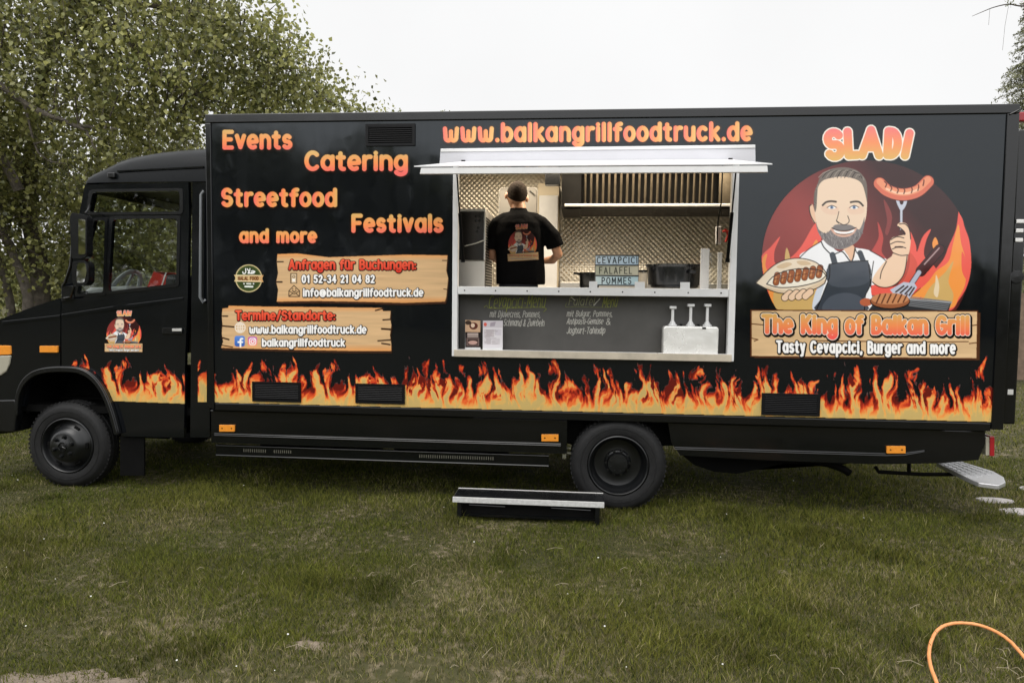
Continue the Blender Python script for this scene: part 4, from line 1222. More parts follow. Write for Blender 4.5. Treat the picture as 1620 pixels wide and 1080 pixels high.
b = MB(); b.tube([(-.2, .5, .50), (1.0, .5, .44), (2.6, .5, .48), (4.8, .5, .56), (P3(1235, 722, .25))], .028, 8); b.tube([(2.3, 1.4, .42), (3.2, 1.4, .42)], .1, 12); b.build_each("exhaust_line", M['chassis'], truck, smooth=True)


# ---- wheels
def wheel(kind, loc, rz):
    t = MB()
    t.lathe([(.243, .016), (.252, .002), (.275, -.004), (.33, -.007), (.352, .004), (.366, .022), (.379, .034), (.385, .046), (.386, .07), (.380, .072), (.380, .078), (.386, .08), (.386, .118), (.380, .12), (.380, .126), (.386, .128), (.385, .152), (.379, .166), (.35, .19), (.275, .2), (.252, .196), (.243, .18)], (0, 0, 0), n=72, closed=True)
    for i in range(60):
        a = 2 * PI * i / 60
        for yy in (.040, .160):
            t.obox((.3835 * math.cos(a), yy, .3835 * math.sin(a)), .012, .022, .020, ry=-a)
    # raised rings on the side wall
    t.lathe([(.300, -.0055), (.301, -.009), (.304, -.009), (.305, -.0055)], (0, 0, 0), n=72)
    w = t.build("wheel", M['rubber'], None, smooth=True)
    w.parent = truck
    w.matrix_parent_inverse = Matrix.Translation(-Vector(truck.location))
    w.location = loc; w.rotation_euler = (0, 0, rz)
    r = MB()
    if kind == 'front':
        r.lathe([(.246, .02), (.243, .0), (.236, -.004), (.226, .004), (.216, .034), (.206, .044), (.188, .034), (.160, -.004), (.140, -.030), (.128, -.040), (.112, -.046), (.060, -.050), (.052, -.056), (.0001, -.058)], (0, 0, 0), n=64)
        rim = r.build("rim", M['rim'], w, smooth=True)
        n = MB()
        for i in range(6):
            a = 2 * PI * (i + .3) / 6
            c = (.088 * math.cos(a), 0, .088 * math.sin(a))
            n.lathe([(.0001, -.074), (.012, -.073), (.014, -.062), (.019, -.052), (.019, -.044)], c, n=12)
        n.build_each("wheel_nut", M['rim'], rim, smooth=True)
        h = MB()
        for i in range(6):
            a = 2 * PI * i / 6
            c = Vector((.178 * math.cos(a), .014, .178 * math.sin(a)))
            h.obox(c, .026, .016, .055, ry=-a)
        h.build_each("hand_hole", M['chassis'], rim, bevel=.006)
        s = MB()
        s.tube([(.037 * math.cos(k * PI / 14), -.059, .037 * math.sin(k * PI / 14)) for k in range(29)], .0035, 6, cap=False)
        for k in range(3):
            a = PI / 2 + 2 * PI * k / 3 + .1; d = Vector((math.cos(a), 0, math.sin(a))); pp = Vector((-math.sin(a), 0, math.cos(a)))
            s.add([d * .036 + Vector((0, -.0585, 0)), pp * .006 + Vector((0, -.0585, 0)), -pp * .006 + Vector((0, -.0585, 0)), Vector((0, -.064, 0))], [(0, 1, 3), (0, 3, 2)])
        s.build("badge", M['trim'], rim, smooth=True)
    else:
        r.lathe([(.246, .02), (.243, .0), (.236, -.004), (.227, .004), (.219, .030), (.214, .060), (.205, .095), (.190, .118), (.150, .128), (.110, .124), (.104, .116), (.090, .110), (.086, .080), (.080, .066), (.0001, .062)], (0, 0, 0), n=64)
        rim = r.build("rim", M['rim'], w, smooth=True)
        n = MB()
        for i in range(10):
            a = 2 * PI * i / 10
            n.lathe([(.0001, .090), (.011, .091), (.012, .118)], (.098 * math.cos(a), 0, .098 * math.sin(a)), n=8)
        for i in range(8):
            a = 2 * PI * (i + .5) / 8
            n.lathe([(.0001, .057), (.006, .058), (.006, .068)], (.062 * math.cos(a), 0, .062 * math.sin(a)), n=8)
        n.build_each("wheel_nut", M['rim'], rim, smooth=True)
    return w


def copy_part(o, loc, rz):
    c = o.copy(); COL.objects.link(c); c.location = loc; c.rotation_euler = (0, 0, rz)
    for ch in o.children:
        d = ch.copy(); COL.objects.link(d); d.parent = c
        for g in ch.children:
            e = g.copy(); COL.objects.link(e); e.parent = d
    return c


zf = .372
wf = wheel('front', (P(106, 707, YC)[0], YC, zf), 0.0)
wr = wheel('rear', (P(978, 737, .02)[0], .02, zf), 0.0)
copy_part(wf, (wf.location.x, WD - YC, zf), PI); copy_part(wr, (wr.location.x, WD - .02, zf), PI)
copy_part(wr, (wr.location.x, .50, zf), PI); copy_part(wr, (wr.location.x, WD - .5, zf), 0)
b = MB(); b.box(2.95, 3.95, .26, .30, .80 - .3, .80 - .01); b.box(2.90, 3.95, .06, .3, .775, .797); b.build("wheel_housing", M['chassis'], truck)
b = MB(); x, z = P(893, 716, .12); b.obox((x, .12, z), .03, .05, .09); x2, z2 = P(900, 714, .1); b.obox((x2 - .02, .1, z2 + .03), .07, .02, .012); b.obox((x2 - .02, .1, z2 - .01), .09, .02, .012)
b.build_each("bracket", M['steel'], truck)

# ---- rear: open door edge, lamp, steps
b = MB(); b.box(L + .03, L + .12, .03, 1.05, .79, 3.02)
rd = b.build("rear_door", M['trim'], truck, bevel=.012)
b = MB()
for zz in (2.32, 2.25, 2.18):
    b.box(L + .045, L + .10, .018, .029, zz, zz + .03)
b.build_each("hinge", M['alu'], rd, bevel=.004)
b = MB(); b.lathe([(.0001, -.012), (.05, -.010), (.055, 0)], (L + .07, .03, 1.92), n=24); b.build("latch_plate", M['plastic'], rd, smooth=True)
b = MB(); b.box(L + .05, L + .09, .024, .0295, 1.02, 1.06); b.build("sticker_tag", M['alu'], rd)
b = MB(); b.box(L + .025, L + .16, .05, .11, 3.085, 3.155); b.build("clearance_lamp", M['redlens'], truck, bevel=.01)
b = MB(); b.pxbox(1559.5, 691, 1566, 720, .06, .16); b.build("lamp_body", M['clear'], truck, bevel=.004)
b = MB(); b.pxbox(1566.3, 690, 1573.5, 721.5, .05, .18); tl = b.build("tail_lamp", M['redlens'], truck, bevel=.006)
zst = .37
q = [G(px, py, zst) for px, py in ((1481, 731), (1521, 729.5), (1572, 745), (1588, 754), (1591, 762), (1580, 767), (1548, 763), (1536, 758))]
b = MB(); n = len(q)
b.add([(x, y, zst) for x, y, z in q] + [(x, y, zst - .035) for x, y, z in q], [tuple(range(n)), tuple(range(2 * n - 1, n - 1, -1))] + [(i, (i + 1) % n, n + (i + 1) % n, n + i) for i in range(n)])
rs = b.build("rear_step", M['tread'], truck, bevel=.006)
b = MB(); c0, c1, c2, c3 = (np.array(q[i]) for i in (0, 1, 3, 7))
for i in range(16):
    for j in range(5):
        u, v = (i + .5 + .5 * (j % 2)) / 17, (j + .5) / 5
        p_ = (c0 * (1 - v) + c1 * v) * (1 - u) + (c3 * (1 - v) + np.array(q[2]) * v * .5 + np.array(q[3]) * v * .5) * u
        b.obox((p_[0], p_[1], zst + .002), .034, .010, .005, rz=.7 if (i + j) % 2 else -.7)
b.build("tread_bump", M['tread'], rs)
b = MB(); b.tube([P3(1385, 738, .3), P3(1390, 746, .3), P3(1460, 750, .3), P3(1520, 750, .3)], .016); b.tube([P3(1438, 728, .3), P3(1438, 748, .3)], .016)
b.build("step_frame", M['chassis'], truck, smooth=True)

# ================================================================== CAB
def pc(pts, Y=YC):
    return [P(*p, Y) for p in pts]


def wheel_arch(Y=YC):
    return crom([(35, 655), (37, 628), (45, 607), (60, 593), (80, 587), (105, 585.5), (132, 588), (152, 600), (168, 622), (180, 652), (189, 686)], 4, False)


def cab_side(Y0, Y1, near=True):
    fr = pc([(96, 471), (50, 486), (0, 505), (-26, 516), (-38, 530), (-44, 560), (-46, 640)] + [(22, 642)] + [(38, 642), (45, 607), (60, 593), (80, 587), (95, 586)])
    b = MB(); b.prism(fr, Y0, Y1)
    f = b.build("wing_panel", M['cab'], truck)
    door = pc([(134.5, 292), (298, 288), (299, 330), (297, 470), (293, 560), (291, 692), (192, 690), (180, 652), (168, 622), (152, 600), (132, 588), (97.5, 585.8), (97, 500), (97.5, 471), (112, 402)])
    w1 = round_poly(pc([(146, 304), (286, 302), (286, 335), (140, 336)]), .035)
    w2 = round_poly(pc([(150, 348), (167, 348), (164, 463), (122, 466)]), .02)
    w3 = round_poly(pc([(178, 346), (282, 345), (280, 449), (171, 462)]), .035)
    b = MB(); b.holed(door, [w1, w2, w3], Y0, Y1)
    d = b.build("cab_door", M['cab'], truck)
    ya, yb = (Y0 - .008, Y0 - .0003) if near else (Y1 + .0003, Y1 + .008)
    for w in (w1, w2, w3):
        c = np.mean(np.array(w), 0)
        g = [(c[0] + (x - c[0]) * (1 + .022 / max(.05, abs(x - c[0]))), c[1] + (z - c[1]) * (1 + .022 / max(.05, abs(z - c[1])))) for x, z in w]
        m = MB(); m.holed(g, [[(c[0] + (x - c[0]) * .985, c[1] + (z - c[1]) * .985) for x, z in w]], ya, yb); m.build("window_seal", M['plastic'], d)
        m = MB(); m.prism(w, (Y0 + Y1) / 2 - .002, (Y0 + Y1) / 2 + .002); m.build("window_pane", M['glass'], d)
    b = MB(); b.holed(pc([(303.5, 287), (329, 286), (331, 692), (300, 692), (301, 560)]), [], Y0 + .01, Y1)
    b.build("quarter_panel", M['cab'], truck)
    return f, d


wing, door = cab_side(YC, YC + .04)
cab_side(WD - YC - .04, WD - YC, False)
ze = P(200, 488, YC)[1]
b = MB()                                         # crease of the door and of the wing
cr = pc([(97, 497), (180, 484), (260, 474), (290, 470), (290, 474), (200, 488), (97, 502)], YC - .006)
b.prism(cr, YC - .007, YC + .001); b.build("door_crease", M['cab'], door, bevel=.003)
b = MB(); b.prism(pc([(3, 508), (50, 503), (95, 498), (95, 502.5), (50, 508), (3, 514)], YC - .006), YC - .007, YC + .001); b.build("wing_crease", M['cab'], wing, bevel=.003)
b = MB(); b.pxbox(256, 518.5, 288, 528, YC - .014, YC - .0004); hp = b.build("door_handle", M['plastic'], door, bevel=.004)
b = MB(); b.pxbox(272, 519.5, 287, 524, YC - .026, YC - .0145); b.build("handle_grip", M['alu'], door, bevel=.003)
# bonnet, windscreen, roof
ya, yb = YC + .041, WD - YC - .041
b = MB(); b.prism(pc([(98, 470), (50, 485), (0, 504), (-26, 515), (-40, 530), (-46, 560), (-47, 640), (-30, 640), (-28, 560), (40, 520), (98, 500)]), ya, yb); b.build("bonnet", M['cab'], truck, bevel=.01)
A0, A1 = P(98, 472, YC), P(135, 292, YC)
b = MB()
for (za, zb) in ((0, .07), (.93, 1.0)):
    p0 = np.array(A0) * (1 - za) + np.array(A1) * za; p1 = np.array(A0) * (1 - zb) + np.array(A1) * zb
    b.prism([tuple(p0), tuple(p1), (p1[0] + .05, p1[1]), (p0[0] + .05, p0[1])], ya, yb)
for y in (ya, yb - .07):
    b.prism([A0, A1, (A1[0] + .05, A1[1]), (A0[0] + .05, A0[1])], y, y + .069)
ws = b.build("windscreen_frame", M['cab'], truck)
b = MB(); p0 = np.array(A0) * .92 + np.array(A1) * .08; p1 = np.array(A0) * .08 + np.array(A1) * .92
b.prism([(p0[0] + .02, p0[1]), (p1[0] + .02, p1[1]), (p1[0] + .026, p1[1]), (p0[0] + .026, p0[1])], ya + .071, yb - .071); b.build("window_pane", M['glass'], ws)
prof = [(133, 293.0, 291), (138, 290, 282), (146, 289.5, 276), (160, 289, 268.5), (172, 289, 262), (182, 288.6, 256), (205, 288.3, 249.5), (240, 288, 243.5), (280, 287.6, 239.5), (331, 287.2, 236.5)]
V, Fc, nn = [], [], 0
for i, (px, pb, pt) in enumerate(prof):
    x, zb_ = P(px, pb, YC); _, zt_ = P(px, pt, YC + .3)
    h = max(zt_ - zb_, .005); k = min(1, i / 4 + .15)
    yo = .0 if i > 0 else .02
    ring = [(YC - .006 + yo, 0), (YC + .002 + yo, .30 * h), (YC + .03, .62 * h), (YC + .09, .86 * h), (YC + .19, .97 * h), (YC + .35, h), (WD / 2, h * 1.02)]
    ring = ring + [(WD - y, z) for y, z in reversed(ring[:-1])]
    nn = len(ring)
    V += [(x, y, zb_ + z) for y, z in ring]
for i in range(len(prof) - 1):
    for k in range(nn - 1):
        Fc.append((i * nn + k, i * nn + k + 1, (i + 1) * nn + k + 1, (i + 1) * nn + k))
    Fc.append((i * nn + nn - 1, i * nn, (i + 1) * nn, (i + 1) * nn + nn - 1))
Fc.append(tuple(range(nn))); Fc.append(tuple((len(prof) - 1) * nn + k for k in range(nn)))
b = MB(); b.add(V, Fc); roof = b.build("cab_roof", M['roof'], truck, smooth=True)
b = MB(); b.pxbox(169, 273, 181, 281, YC - .03, YC + .06); b.build("roof_marker", M['plastic'], roof, bevel=.008)
b = MB(); b.prism(pc([(186, 270), (322, 263), (322, 265.5), (186, 272.5)], YC), YC - .006, YC + .03); b.build("roof_seam", M['trim'], roof)
# grab rail, indicator, headlamp, flare, mudflap, bumper
b = MB(); b.tube([P3(322.5, 302, YC - .02), P3(318, 308, YC - .03), P3(316.5, 470, YC - .03), P3(321, 478, YC - .02), P3(325, 474, YC - .005)], .012); b.build("grab_rail", M['grey'], truck, smooth=True)
b = MB(); b.pxbox(62, 547, 91, 557.5, YC - .022, YC - .0005); b.build("indicator_lamp", M['amber'], wing, bevel=.006)
b = MB(); b.prism(pc([(-38, 546), (16.5, 546.5), (17, 561), (-40, 563)], YC - .014), YC - .014, YC + .10); b.build("indicator_lamp", M['amber'], truck, bevel=.012)
b = MB(); b.prism(pc([(-41, 564), (17, 562), (14.5, 576), (9, 588), (0, 594), (-42, 596)], YC - .012), YC - .012, YC + .12); b.build("headlamp", M['clear'], truck, bevel=.012)
ar = wheel_arch(); c = np.array([108, 700.0])
def offs(k):
    return [tuple(c + (np.array(p) - c) * k) for p in ar]
b = MB()
for (k0, k1, y0, y1) in ((.985, 1.055, YC - .065, YC - .045), (1.0, 1.06, YC - .045, YC - .002)):
    o_, i_ = pc(offs(k1)), pc(offs(k0)); n = len(o_)
    V = [(x, y0, z) for x, z in o_] + [(x, y0, z) for x, z in i_] + [(x, y1, z) for x, z in o_] + [(x, y1, z) for x, z in i_]
    Fc = []
    for i in range(n - 1):
        Fc += [(i, i + 1, n + i + 1, n + i), (2 * n + i, 3 * n + i, 3 * n + i + 1, 2 * n + i + 1), (i, 2 * n + i, 2 * n + i + 1, i + 1), (n + i, n + i + 1, 3 * n + i + 1, 3 * n + i)]
    Fc += [(0, n, 3 * n, 2 * n), (n - 1, 3 * n - 1, 4 * n - 1, 2 * n - 1)]
    b.add(V, Fc)
b.build("wheel_flare", M['plastic'], truck, smooth=True, bevel=.006)
b = MB(); i_ = pc(offs(.99)); n = len(i_)
b.add([(x, YC + .041, z) for x, z in i_] + [(x, .62, z) for x, z in i_], [(i, i + 1, n + i + 1, n + i) for i in range(n - 1)]); b.box(-2.0, -.75, .62, .64, .35, 1.15)
b.build("wheel_housing", M['chassis'], truck)
b = MB(); b.pxbox(190, 690, 228, 752, YC + .03, YC + .05); b.build("mud_flap", M['chassis'], truck)
b = MB(); b.prism(pc([(-52, 634), (22, 632), (27, 640), (23, 683), (-50, 682)], YC - .02), YC - .02, WD - YC + .02); bp_ = b.build("bumper", M['plastic'], truck, bevel=.012)
b = MB(); b.prism(pc([(-46, 641), (36, 642), (36, 680), (20, 684), (-46, 690)], YC + .06), YC + .06, YC + .5); b.build("front_apron", M['chassis'], truck)
b = MB(); b.box(-1.9, .0, .145, WD - .145, .66, .72); b.box(-1.9, -.1, .64, 1.7, .56, .95); b.box(-.12, -.02, .145, WD - .145, .72, 1.35); b.box(-.02, .012 - .025, .145, WD - .145, 1.35, 2.74) if False else None
b.build("cab_floor", M['chassis'], truck)
# mirrors
b = MB(); b.prism(round_poly(pc([(113, 336), (134, 340), (137, 346), (137, 405), (130, 409), (113, 409), (110, 345)], -.10), .02), -.10, -.02); mr = b.build("wing_mirror", M['plastic'], truck, bevel=.01)
b = MB(); b.prism(round_poly(pc([(124, 346), (135, 348), (135, 402), (124, 403)], -.104), .012), -.104, -.1002); b.build("mirror_glass", M['mirror'], mr)
b = MB(); b.prism(round_poly(pc([(114, 414), (134, 412), (140, 418), (140, 446), (133, 452), (115, 451)], -.10), .025), -.10, -.02); mr2 = b.build("wing_mirror", M['plastic'], truck, bevel=.01)
b = MB(); b.prism(round_poly(pc([(122, 416), (135, 416), (137, 430), (133, 447), (121, 447)], -.104), .02), -.104, -.1002); b.build("mirror_glass", M['mirror'], mr2)
b = MB(); b.tube([P3(118, 340, -.03), P3(112, 420, -.02), P3(103, 447, .03), P3(99, 452, YC)], .012); b.tube([P3(118, 452, -.03), P3(112, 470, .03), P3(100, 472, YC)], .010); b.tube([P3(135, 338, -.03), P3(140, 332, .03), P3(142, 325, YC)], .010)
b.build_each("mirror_arm", M['plastic'], truck, smooth=True)
b = MB(); b.prism(pc([(98, 452), (116, 452), (118, 474), (98, 477)], YC - .002), YC - .012, YC - .0005); b.build("mirror_base", M['plastic'], truck, bevel=.004)
# cab inside
b = MB(); b.prism(pc([(118, 470), (140, 455), (200, 452), (205, 470), (200, 500), (118, 500)], .35), .35, WD - .3); b.build("dashboard", M['dash'], truck, bevel=.02)
cw = Vector(P3(197, 459, .62))
b = MB(); R_ = Matrix.Rotation(math.radians(-62), 3, 'Y')
b.tube([cw + R_ @ Vector((.20 * math.cos(t), .20 * math.sin(t), 0)) for t in np.linspace(0, 2 * PI, 33)], .021, 8, cap=False)
for a in (0, 2.1, 4.2):
    b.tube([cw, cw + R_ @ Vector((.2 * math.cos(a), .2 * math.sin(a), 0))], .014)
b.tube([cw, cw + R_ @ Vector((0, 0, -.35))], .03)
b.build("steering_wheel", M['grey'], truck, smooth=True)
for y in (.30, 1.45):
    b = MB(); x, z = P(262, 470, .5); b.obox((x - .1, y + .25, z - .15), .46, .48, .12); b.obox((x + .14, y + .25, z + .03), .12, .46, .35, ry=.12)
    b.build("seat", M['seat'], truck, bevel=.04)

# printed vinyl on the cab
cv = Canvas(160, 486, 232, 562, 3.0)
s_ = 60.0 / 925; TD = lambda x, y: (165.5 + (x - 46) * s_, 490.5 + (y - 50) * s_ * 1.08)
emblem(cv, TD); emblem_board(cv, TD); sladi(cv, TD)
cv.mesh("door_emblem", on_plane(YC - .0025), door, M['vinyl'])
cv = Canvas(100, 560, 294, 642, 1.5)
fbd = lambda x: 634.0 + (x - 180) * .038
ftd = lambda x: 563.0 + (x - 100) * .02
flames(cv, 106, 292, ftd, fbd, 0, 330)
ac = np.array(offs(1.06)); yy = np.interp(cv.X, ac[:, 0], ac[:, 1], left=560, right=700)
cut = (cv.Y > yy - 1); cv.a[cut & (cv.X < 192)] = 0
cv.mesh("flame_sticker", on_plane(YC - .0028), door, M['vinyl'])
cv = Canvas(310, 562, 330, 642, 1.5)
flames(cv, 313, 327, lambda x: 564.0, lambda x: 635.5, 0, 82)
cv.mesh("flame_sticker", on_plane(YC + .0072), truck, M['vinyl'])

# ================================================================== KITCHEN (fixed parts of the truck)
b = MB(); b.box(.13, 6.19, 2.24, 2.26, .98, 3.09); b.box(.11, .13, .06, 2.23, .98, 3.09); b.box(6.19, 6.21, .06, 2.23, .98, 3.09)
liner = b.build("kitchen_wall", M['quilt'], truck)
b = MB(); b.box(.13, 6.19, .06, 2.239, 3.09, 3.11); b.build("kitchen_ceiling", M['satin'], truck)
b = MB(); b.box(.13, 6.19, .06, 2.239, .96, .979); b.build("kitchen_floor", M['tread'], truck)
b = MB()
for px in (869, 888):
    x = P(px, 300, 2.235)[0]; b.box(x - .003, x + .003, 2.232, 2.2395, 1.0, 3.09)
b.build_each("wall_joint", M['satin'], liner)
xa, zb0 = P(893, 326.5, 1.35); xb, zb1 = P(1160, 322.5, 1.35)
b = MB(); b.box(xa, xb + .4, 1.35, 1.38, zb0, zb1 + .003); hood = b.build("hood_rail", M['alu'], truck, bevel=.004)
b = MB(); b.box(xa - .03, xa + .16, 1.40, 2.2, zb0 - .02, 3.08); b.box(xa + .161, xb + .4, 1.50, 2.2, zb0 - .004, zb1 - .004); b.box(xa + .161, xb + .4, 1.56, 1.6, zb1 - .003, 3.08)
b.build("extractor_hood", mat("hood_brown", (.007, .006, .005), .5, spec=.15, noise=.3), truck)
b = MB(); x0, x1 = P(921, 300, 1.45)[0], P(1132, 300, 1.45)[0]; n = 22
for i in range(n):
    x = x0 + (x1 - x0) * (i + .5) / n; w = (x1 - x0) / n
    b.tube([(x, 1.47, zb1 + .01), (x, 1.43, 3.07)], w * .24, 8)
b.box(x1 + .03, xb + .38, 1.44, 1.46, zb1 + .01, 3.07)
b.build("grease_filter", mat("greasy_steel", (.17, .14, .10), .36, metal=.9, noise=.25, nscale=9), truck, smooth=True)
zc = P(900, 446, 1.6)[1]
b = MB(); b.box(P(886, 450, 1.6)[0], 6.1, 1.6, 2.235, 1.0, zc); b.box(.3, P(885, 450, 1.6)[0], 1.65, 2.235, 1.0, zc - .06); b.build("work_counter", M['satin'], truck, bevel=.006)
b = MB(); b.box(1.9, 4.6, .88, .96, 3.05, 3.088); b.build("ceiling_lamp", emit_mat("lamp_tube", (1.0, .80, .52), 5.0), truck)
ld = bpy.data.lights.new("kitchen_lamp", 'AREA'); ld.shape = 'RECTANGLE'; ld.size = 2.8; ld.size_y = .12; ld.energy = 58; ld.color = (1.0, .86, .66)
lo = bpy.data.objects.new("kitchen_lamp", ld); COL.objects.link(lo); lo.location = (3.2, .92, 3.04); lo.parent = truck; lo.matrix_parent_inverse = Matrix.Translation(-Vector(truck.location))
b = MB(); b.tube([P3(1143, 272, .5), P3(1141, 320, .5), P3(1136, 350, .5), P3(1134, 388, .5)], .006); b.build("power_cable", M['plastic'], truck, smooth=True)
b = MB(); b.pxbox(1133, 358, 1141, 386, .9, .94); b.build("wall_socket", M['white'], truck, bevel=.004)
b = MB(); b.pxbox(862, 274, 886, 292, 1.2, 1.32); b.build("switch_box", M['plastic'], truck, bevel=.006)
b = MB(); b.tube([P3(1147, 362, .8), P3(1152, 372, .8), P3(1148, 383, .8)], .010); b.tube([P3(1143, 366, .8), P3(1155, 366, .8)], .008); b.build("gas_valve", M['red'], truck, smooth=True)

# ================================================================== THINGS INSIDE AND ON THE TRUCK
def put(name, px, py, Y, label, cat, group=None, z=None):
    x, zz = P(px, py, Y)
    return thing(name, (x, Y, zz if z is None else z), label, cat, group)


t = put("oven", 748, 452, .75, "black fronted oven with slotted side panel left of the cook", "oven", z=1.0)
x0, z1 = P(730, 331, .55); x1, z0 = P(767, 412, .55)
b = MB(); b.box(x0 - .3, x1, .571, 1.08, z0 - .002, z1); b.build("body", M['satin'], t, bevel=.004)
b = MB(); b.box(x0 - .3, x1 - .012, .55, .57, z0 + .005, z1 - .02); fp = b.build("control_panel", mat("oven_black", (.010, .009, .008), .25), t, bevel=.004)
b = MB(); b.box(x0 - .3, x1, .545, .57, z1 - .019, z1 + .004); b.build("top_edge", M['white'], t)
b = MB()
for px, py in ((753, 342), (759, 342), (753, 349), (759, 349), (757, 360), (755, 366)):
    x, z = P(px, py, .548); b.lathe([(.0001, -.01), (.010, -.008), (.011, .0)], (x, .55, z), n=14)
b.build_each("knob", M['plastic'], fp, smooth=True)
b = MB(); b.tube([P3(735, 389, .52), P3(752, 385, .52), P3(766, 380, .53)], .006); b.build("handle", M['steel'], t, smooth=True)
b = MB(); b.box(x0 - .3, x1, .55, 1.08, 1.0, z0 - .004); b.build("stand", M['satin'], t, bevel=.004)
b = MB()
for i in range(44):
    z = 1.35 + (z1 - 1.40) * i / 44
    b.box(x1 + .0005, x1 + .005, .60, 1.05, z, z + .009)
b.build("slot_panel", M['chassis'], t)

t = put("fridge", 820, 452, 2.0, "grey steel refrigerator door behind the cook", "fridge", z=1.0)
x0, z1 = P(789, 296, 1.85); x1, _ = P(851, 296, 1.85)
b = MB(); b.prism(round_rect(x0, 1.0, x1, z1, .04), 1.87, 2.2); b.build("body", M['satin'], t)
b = MB(); b.prism(round_rect(x0 + .01, 1.02, x1 - .01, z1 - .01, .04), 1.84, 1.868); b.build("door", mat("fridge_grey", (.40, .38, .35), .42, metal=.5, rvar=.05), t, bevel=.006)
b = MB(); b.tube([P3(838, 302, 1.82), P3(846, 309, 1.82)], .008); b.build("handle", M['steel'], t, smooth=True)
t = put("cabinet", 868, 452, 1.9, "tall cream cabinet between the refrigerator and the extractor hood", "cabinet", z=1.0)
x0, z1 = P(851, 290, 1.72); x1, _ = P(885, 290, 1.72)
b = MB(); b.box(x0, x1, 1.72, 2.2, 1.0, z1); b.build("body", mat("cream_panel", (.55, .47, .34), .5, noise=.05), t, bevel=.006)
xd0, zd1 = P(853, 309, 1.70); b = MB(); b.box(xd0, x1 - .01, 1.70, 1.719, 1.45, zd1); b.build("door", M['white'], t, bevel=.006)

t = put("light_box", 976, 452, .22, "light box sign listing three dishes behind the counter rail", "sign")
x0, z1 = P(942, 403.5, .20); x1, z0 = P(1010, 452.5, .20)
b = MB(); b.box(x0, x1, .203, .25, z0, z1); b.build("case", M['grey'], t, bevel=.004)
b = MB()
for py in (403.8, 419.3, 436, 451):
    z = P(976, py, .2)[1]; b.box(x0 - .001, x1 + .001, .194, .2025, z - .005, z + .003)
b.build_each("letter_rail", M['plastic'], t)
cv = Canvas(940, 402, 1012, 454, 2.2)
for (ya, yb, c, cc) in ((404.6, 418.6, (206, 222, 234), (182, 206, 224)), (420, 435.4, (176, 178, 158), (196, 192, 172)), (436.8, 451, (198, 214, 216), (172, 198, 206))):  # vignette and greenish reflection painted into the strip colours
    cv.poly([(942.4, ya), (1009.6, ya), (1009.6, yb), (942.4, yb)], grad(c, cc, 942, 1010, 0))
BK = (26, 28, 34)
text(cv, "CEVAPCICI", 944, 1008.5, 406, 417, .72, BK, gap=.34)
text(cv, "FALAFEL", 947.5, 1000, 422, 433.4, .72, (56, 56, 52), gap=.34)
text(cv, "POMMES", 951.5, 999, 438.4, 449.6, .75, BK, gap=.34)
cv.mesh("letter_strip", on_plane(.2005), t, M['print'])

zt_ = zc1
t = put("frying_pan", 928, 450, .55, "small black pan at the left of the light box", "pan", z=zt_)
x0 = P(917, 440, .55)[0]; x1 = P(948, 440, .55)[0]; r = (x1 - x0) / 2; zz = P(930, 431, .55)[1]
b = MB(); b.lathe([(.0001, zt_ + .003 - .9 * 0), (r * .9, zt_ + .003), (r, zt_ + .02), (r * 1.02, zz), (r * .96, zz), (r * .9, zt_ + .03), (.0001, zt_ + .025)], ((x0 + x1) / 2, .55, 0), 'z', 32); b.build("bowl", M['plastic'], t, smooth=True)
b = MB(); b.tube([(x0 + .01, .55, zz - .015), (x0 - .05, .52, zz - .008)], .010); b.build("handle", M['plastic'], t, smooth=True)
t = put("roasting_pan", 1066, 452, .62, "large dark oval roasting pan behind the counter rail", "pan", z=zt_)
x0 = P(1022, 430, .55)[0]; x1 = P(1116, 430, .55)[0]; zz = P(1066, 417, .40)[1]; hw = (x1 - x0) / 2
b = MB(); V, Fc = [], []
prof = [(.66, zt_ + .004), (.80, zt_ + .02), (.95, zz - .03), (1.0, zz - .006), (1.02, zz), (.97, zz - .004), (.90, zt_ + .04), (.5, zt_ + .03)]
for k, z in prof:
    for a in range(40):
        V.append(((x0 + x1) / 2 + hw * k * math.cos(2 * PI * a / 40), .62 + .22 * k * math.sin(2 * PI * a / 40), z))
for i in range(len(prof) - 1):
    for a in range(40):
        Fc.append((i * 40 + a, i * 40 + (a + 1) % 40, (i + 1) * 40 + (a + 1) % 40, (i + 1) * 40 + a))
Fc.append(tuple(range(40))); b.add(V, Fc); b.build("bowl", mat("dark_steel", (.055, .06, .07), .20, metal=.8, noise=.3, nscale=9), t, smooth=True)
b = MB(); xx, zz2 = P(1096, 430, .40); b.obox((xx, .40, zz2), .06, .02, .03); b.build("handle", M['plastic'], t, bevel=.005)
t = put("jar", 1015, 452, .5, "small lidded jar between light box and roasting pan", "jar", z=zt_)
x = P(1016, 440, .5)[0]; z1 = P(1016, 427, .5)[1]
b = MB(); b.lathe([(.0001, zt_ + .002), (.042, zt_ + .003), (.044, z1 - .03), (.036, z1 - .02), (.0001, z1 - .019)], (x, .5, 0), 'z', 24); b.build("glass_body", M['shelf'], t, smooth=True)
b = MB(); b.lathe([(.0001, z1 - .018), (.044, z1 - .018), (.044, z1), (.0001, z1)], (x, .5, 0), 'z', 24); b.build("lid", M['plastic'], t)
t = put("display_stand", 1128, 452, .3, "clear and white display stand at the right end of the counter", "stand", z=zt_)
b = MB()
for pa, pb, pt in ((1109, 1123, 393), (1136, 1143, 399)):
    xa, z1 = P(pa, pt, .28); xb, _ = P(pb, pt, .28); b.box(xa, xb, .28, .30, zt_, z1)
b.build_each("upright", M['white'], t, bevel=.003)
xa, z1 = P(1112, 396, .4); xb, _ = P(1146, 396, .4)
b = MB(); b.box(xa, xb, .39, .395, zt_, z1 - .02); b.box(xa, xb, .301, .389, zt_ + .18, zt_ + .184); b.build_each("clear_panel", M['acryl'], t)

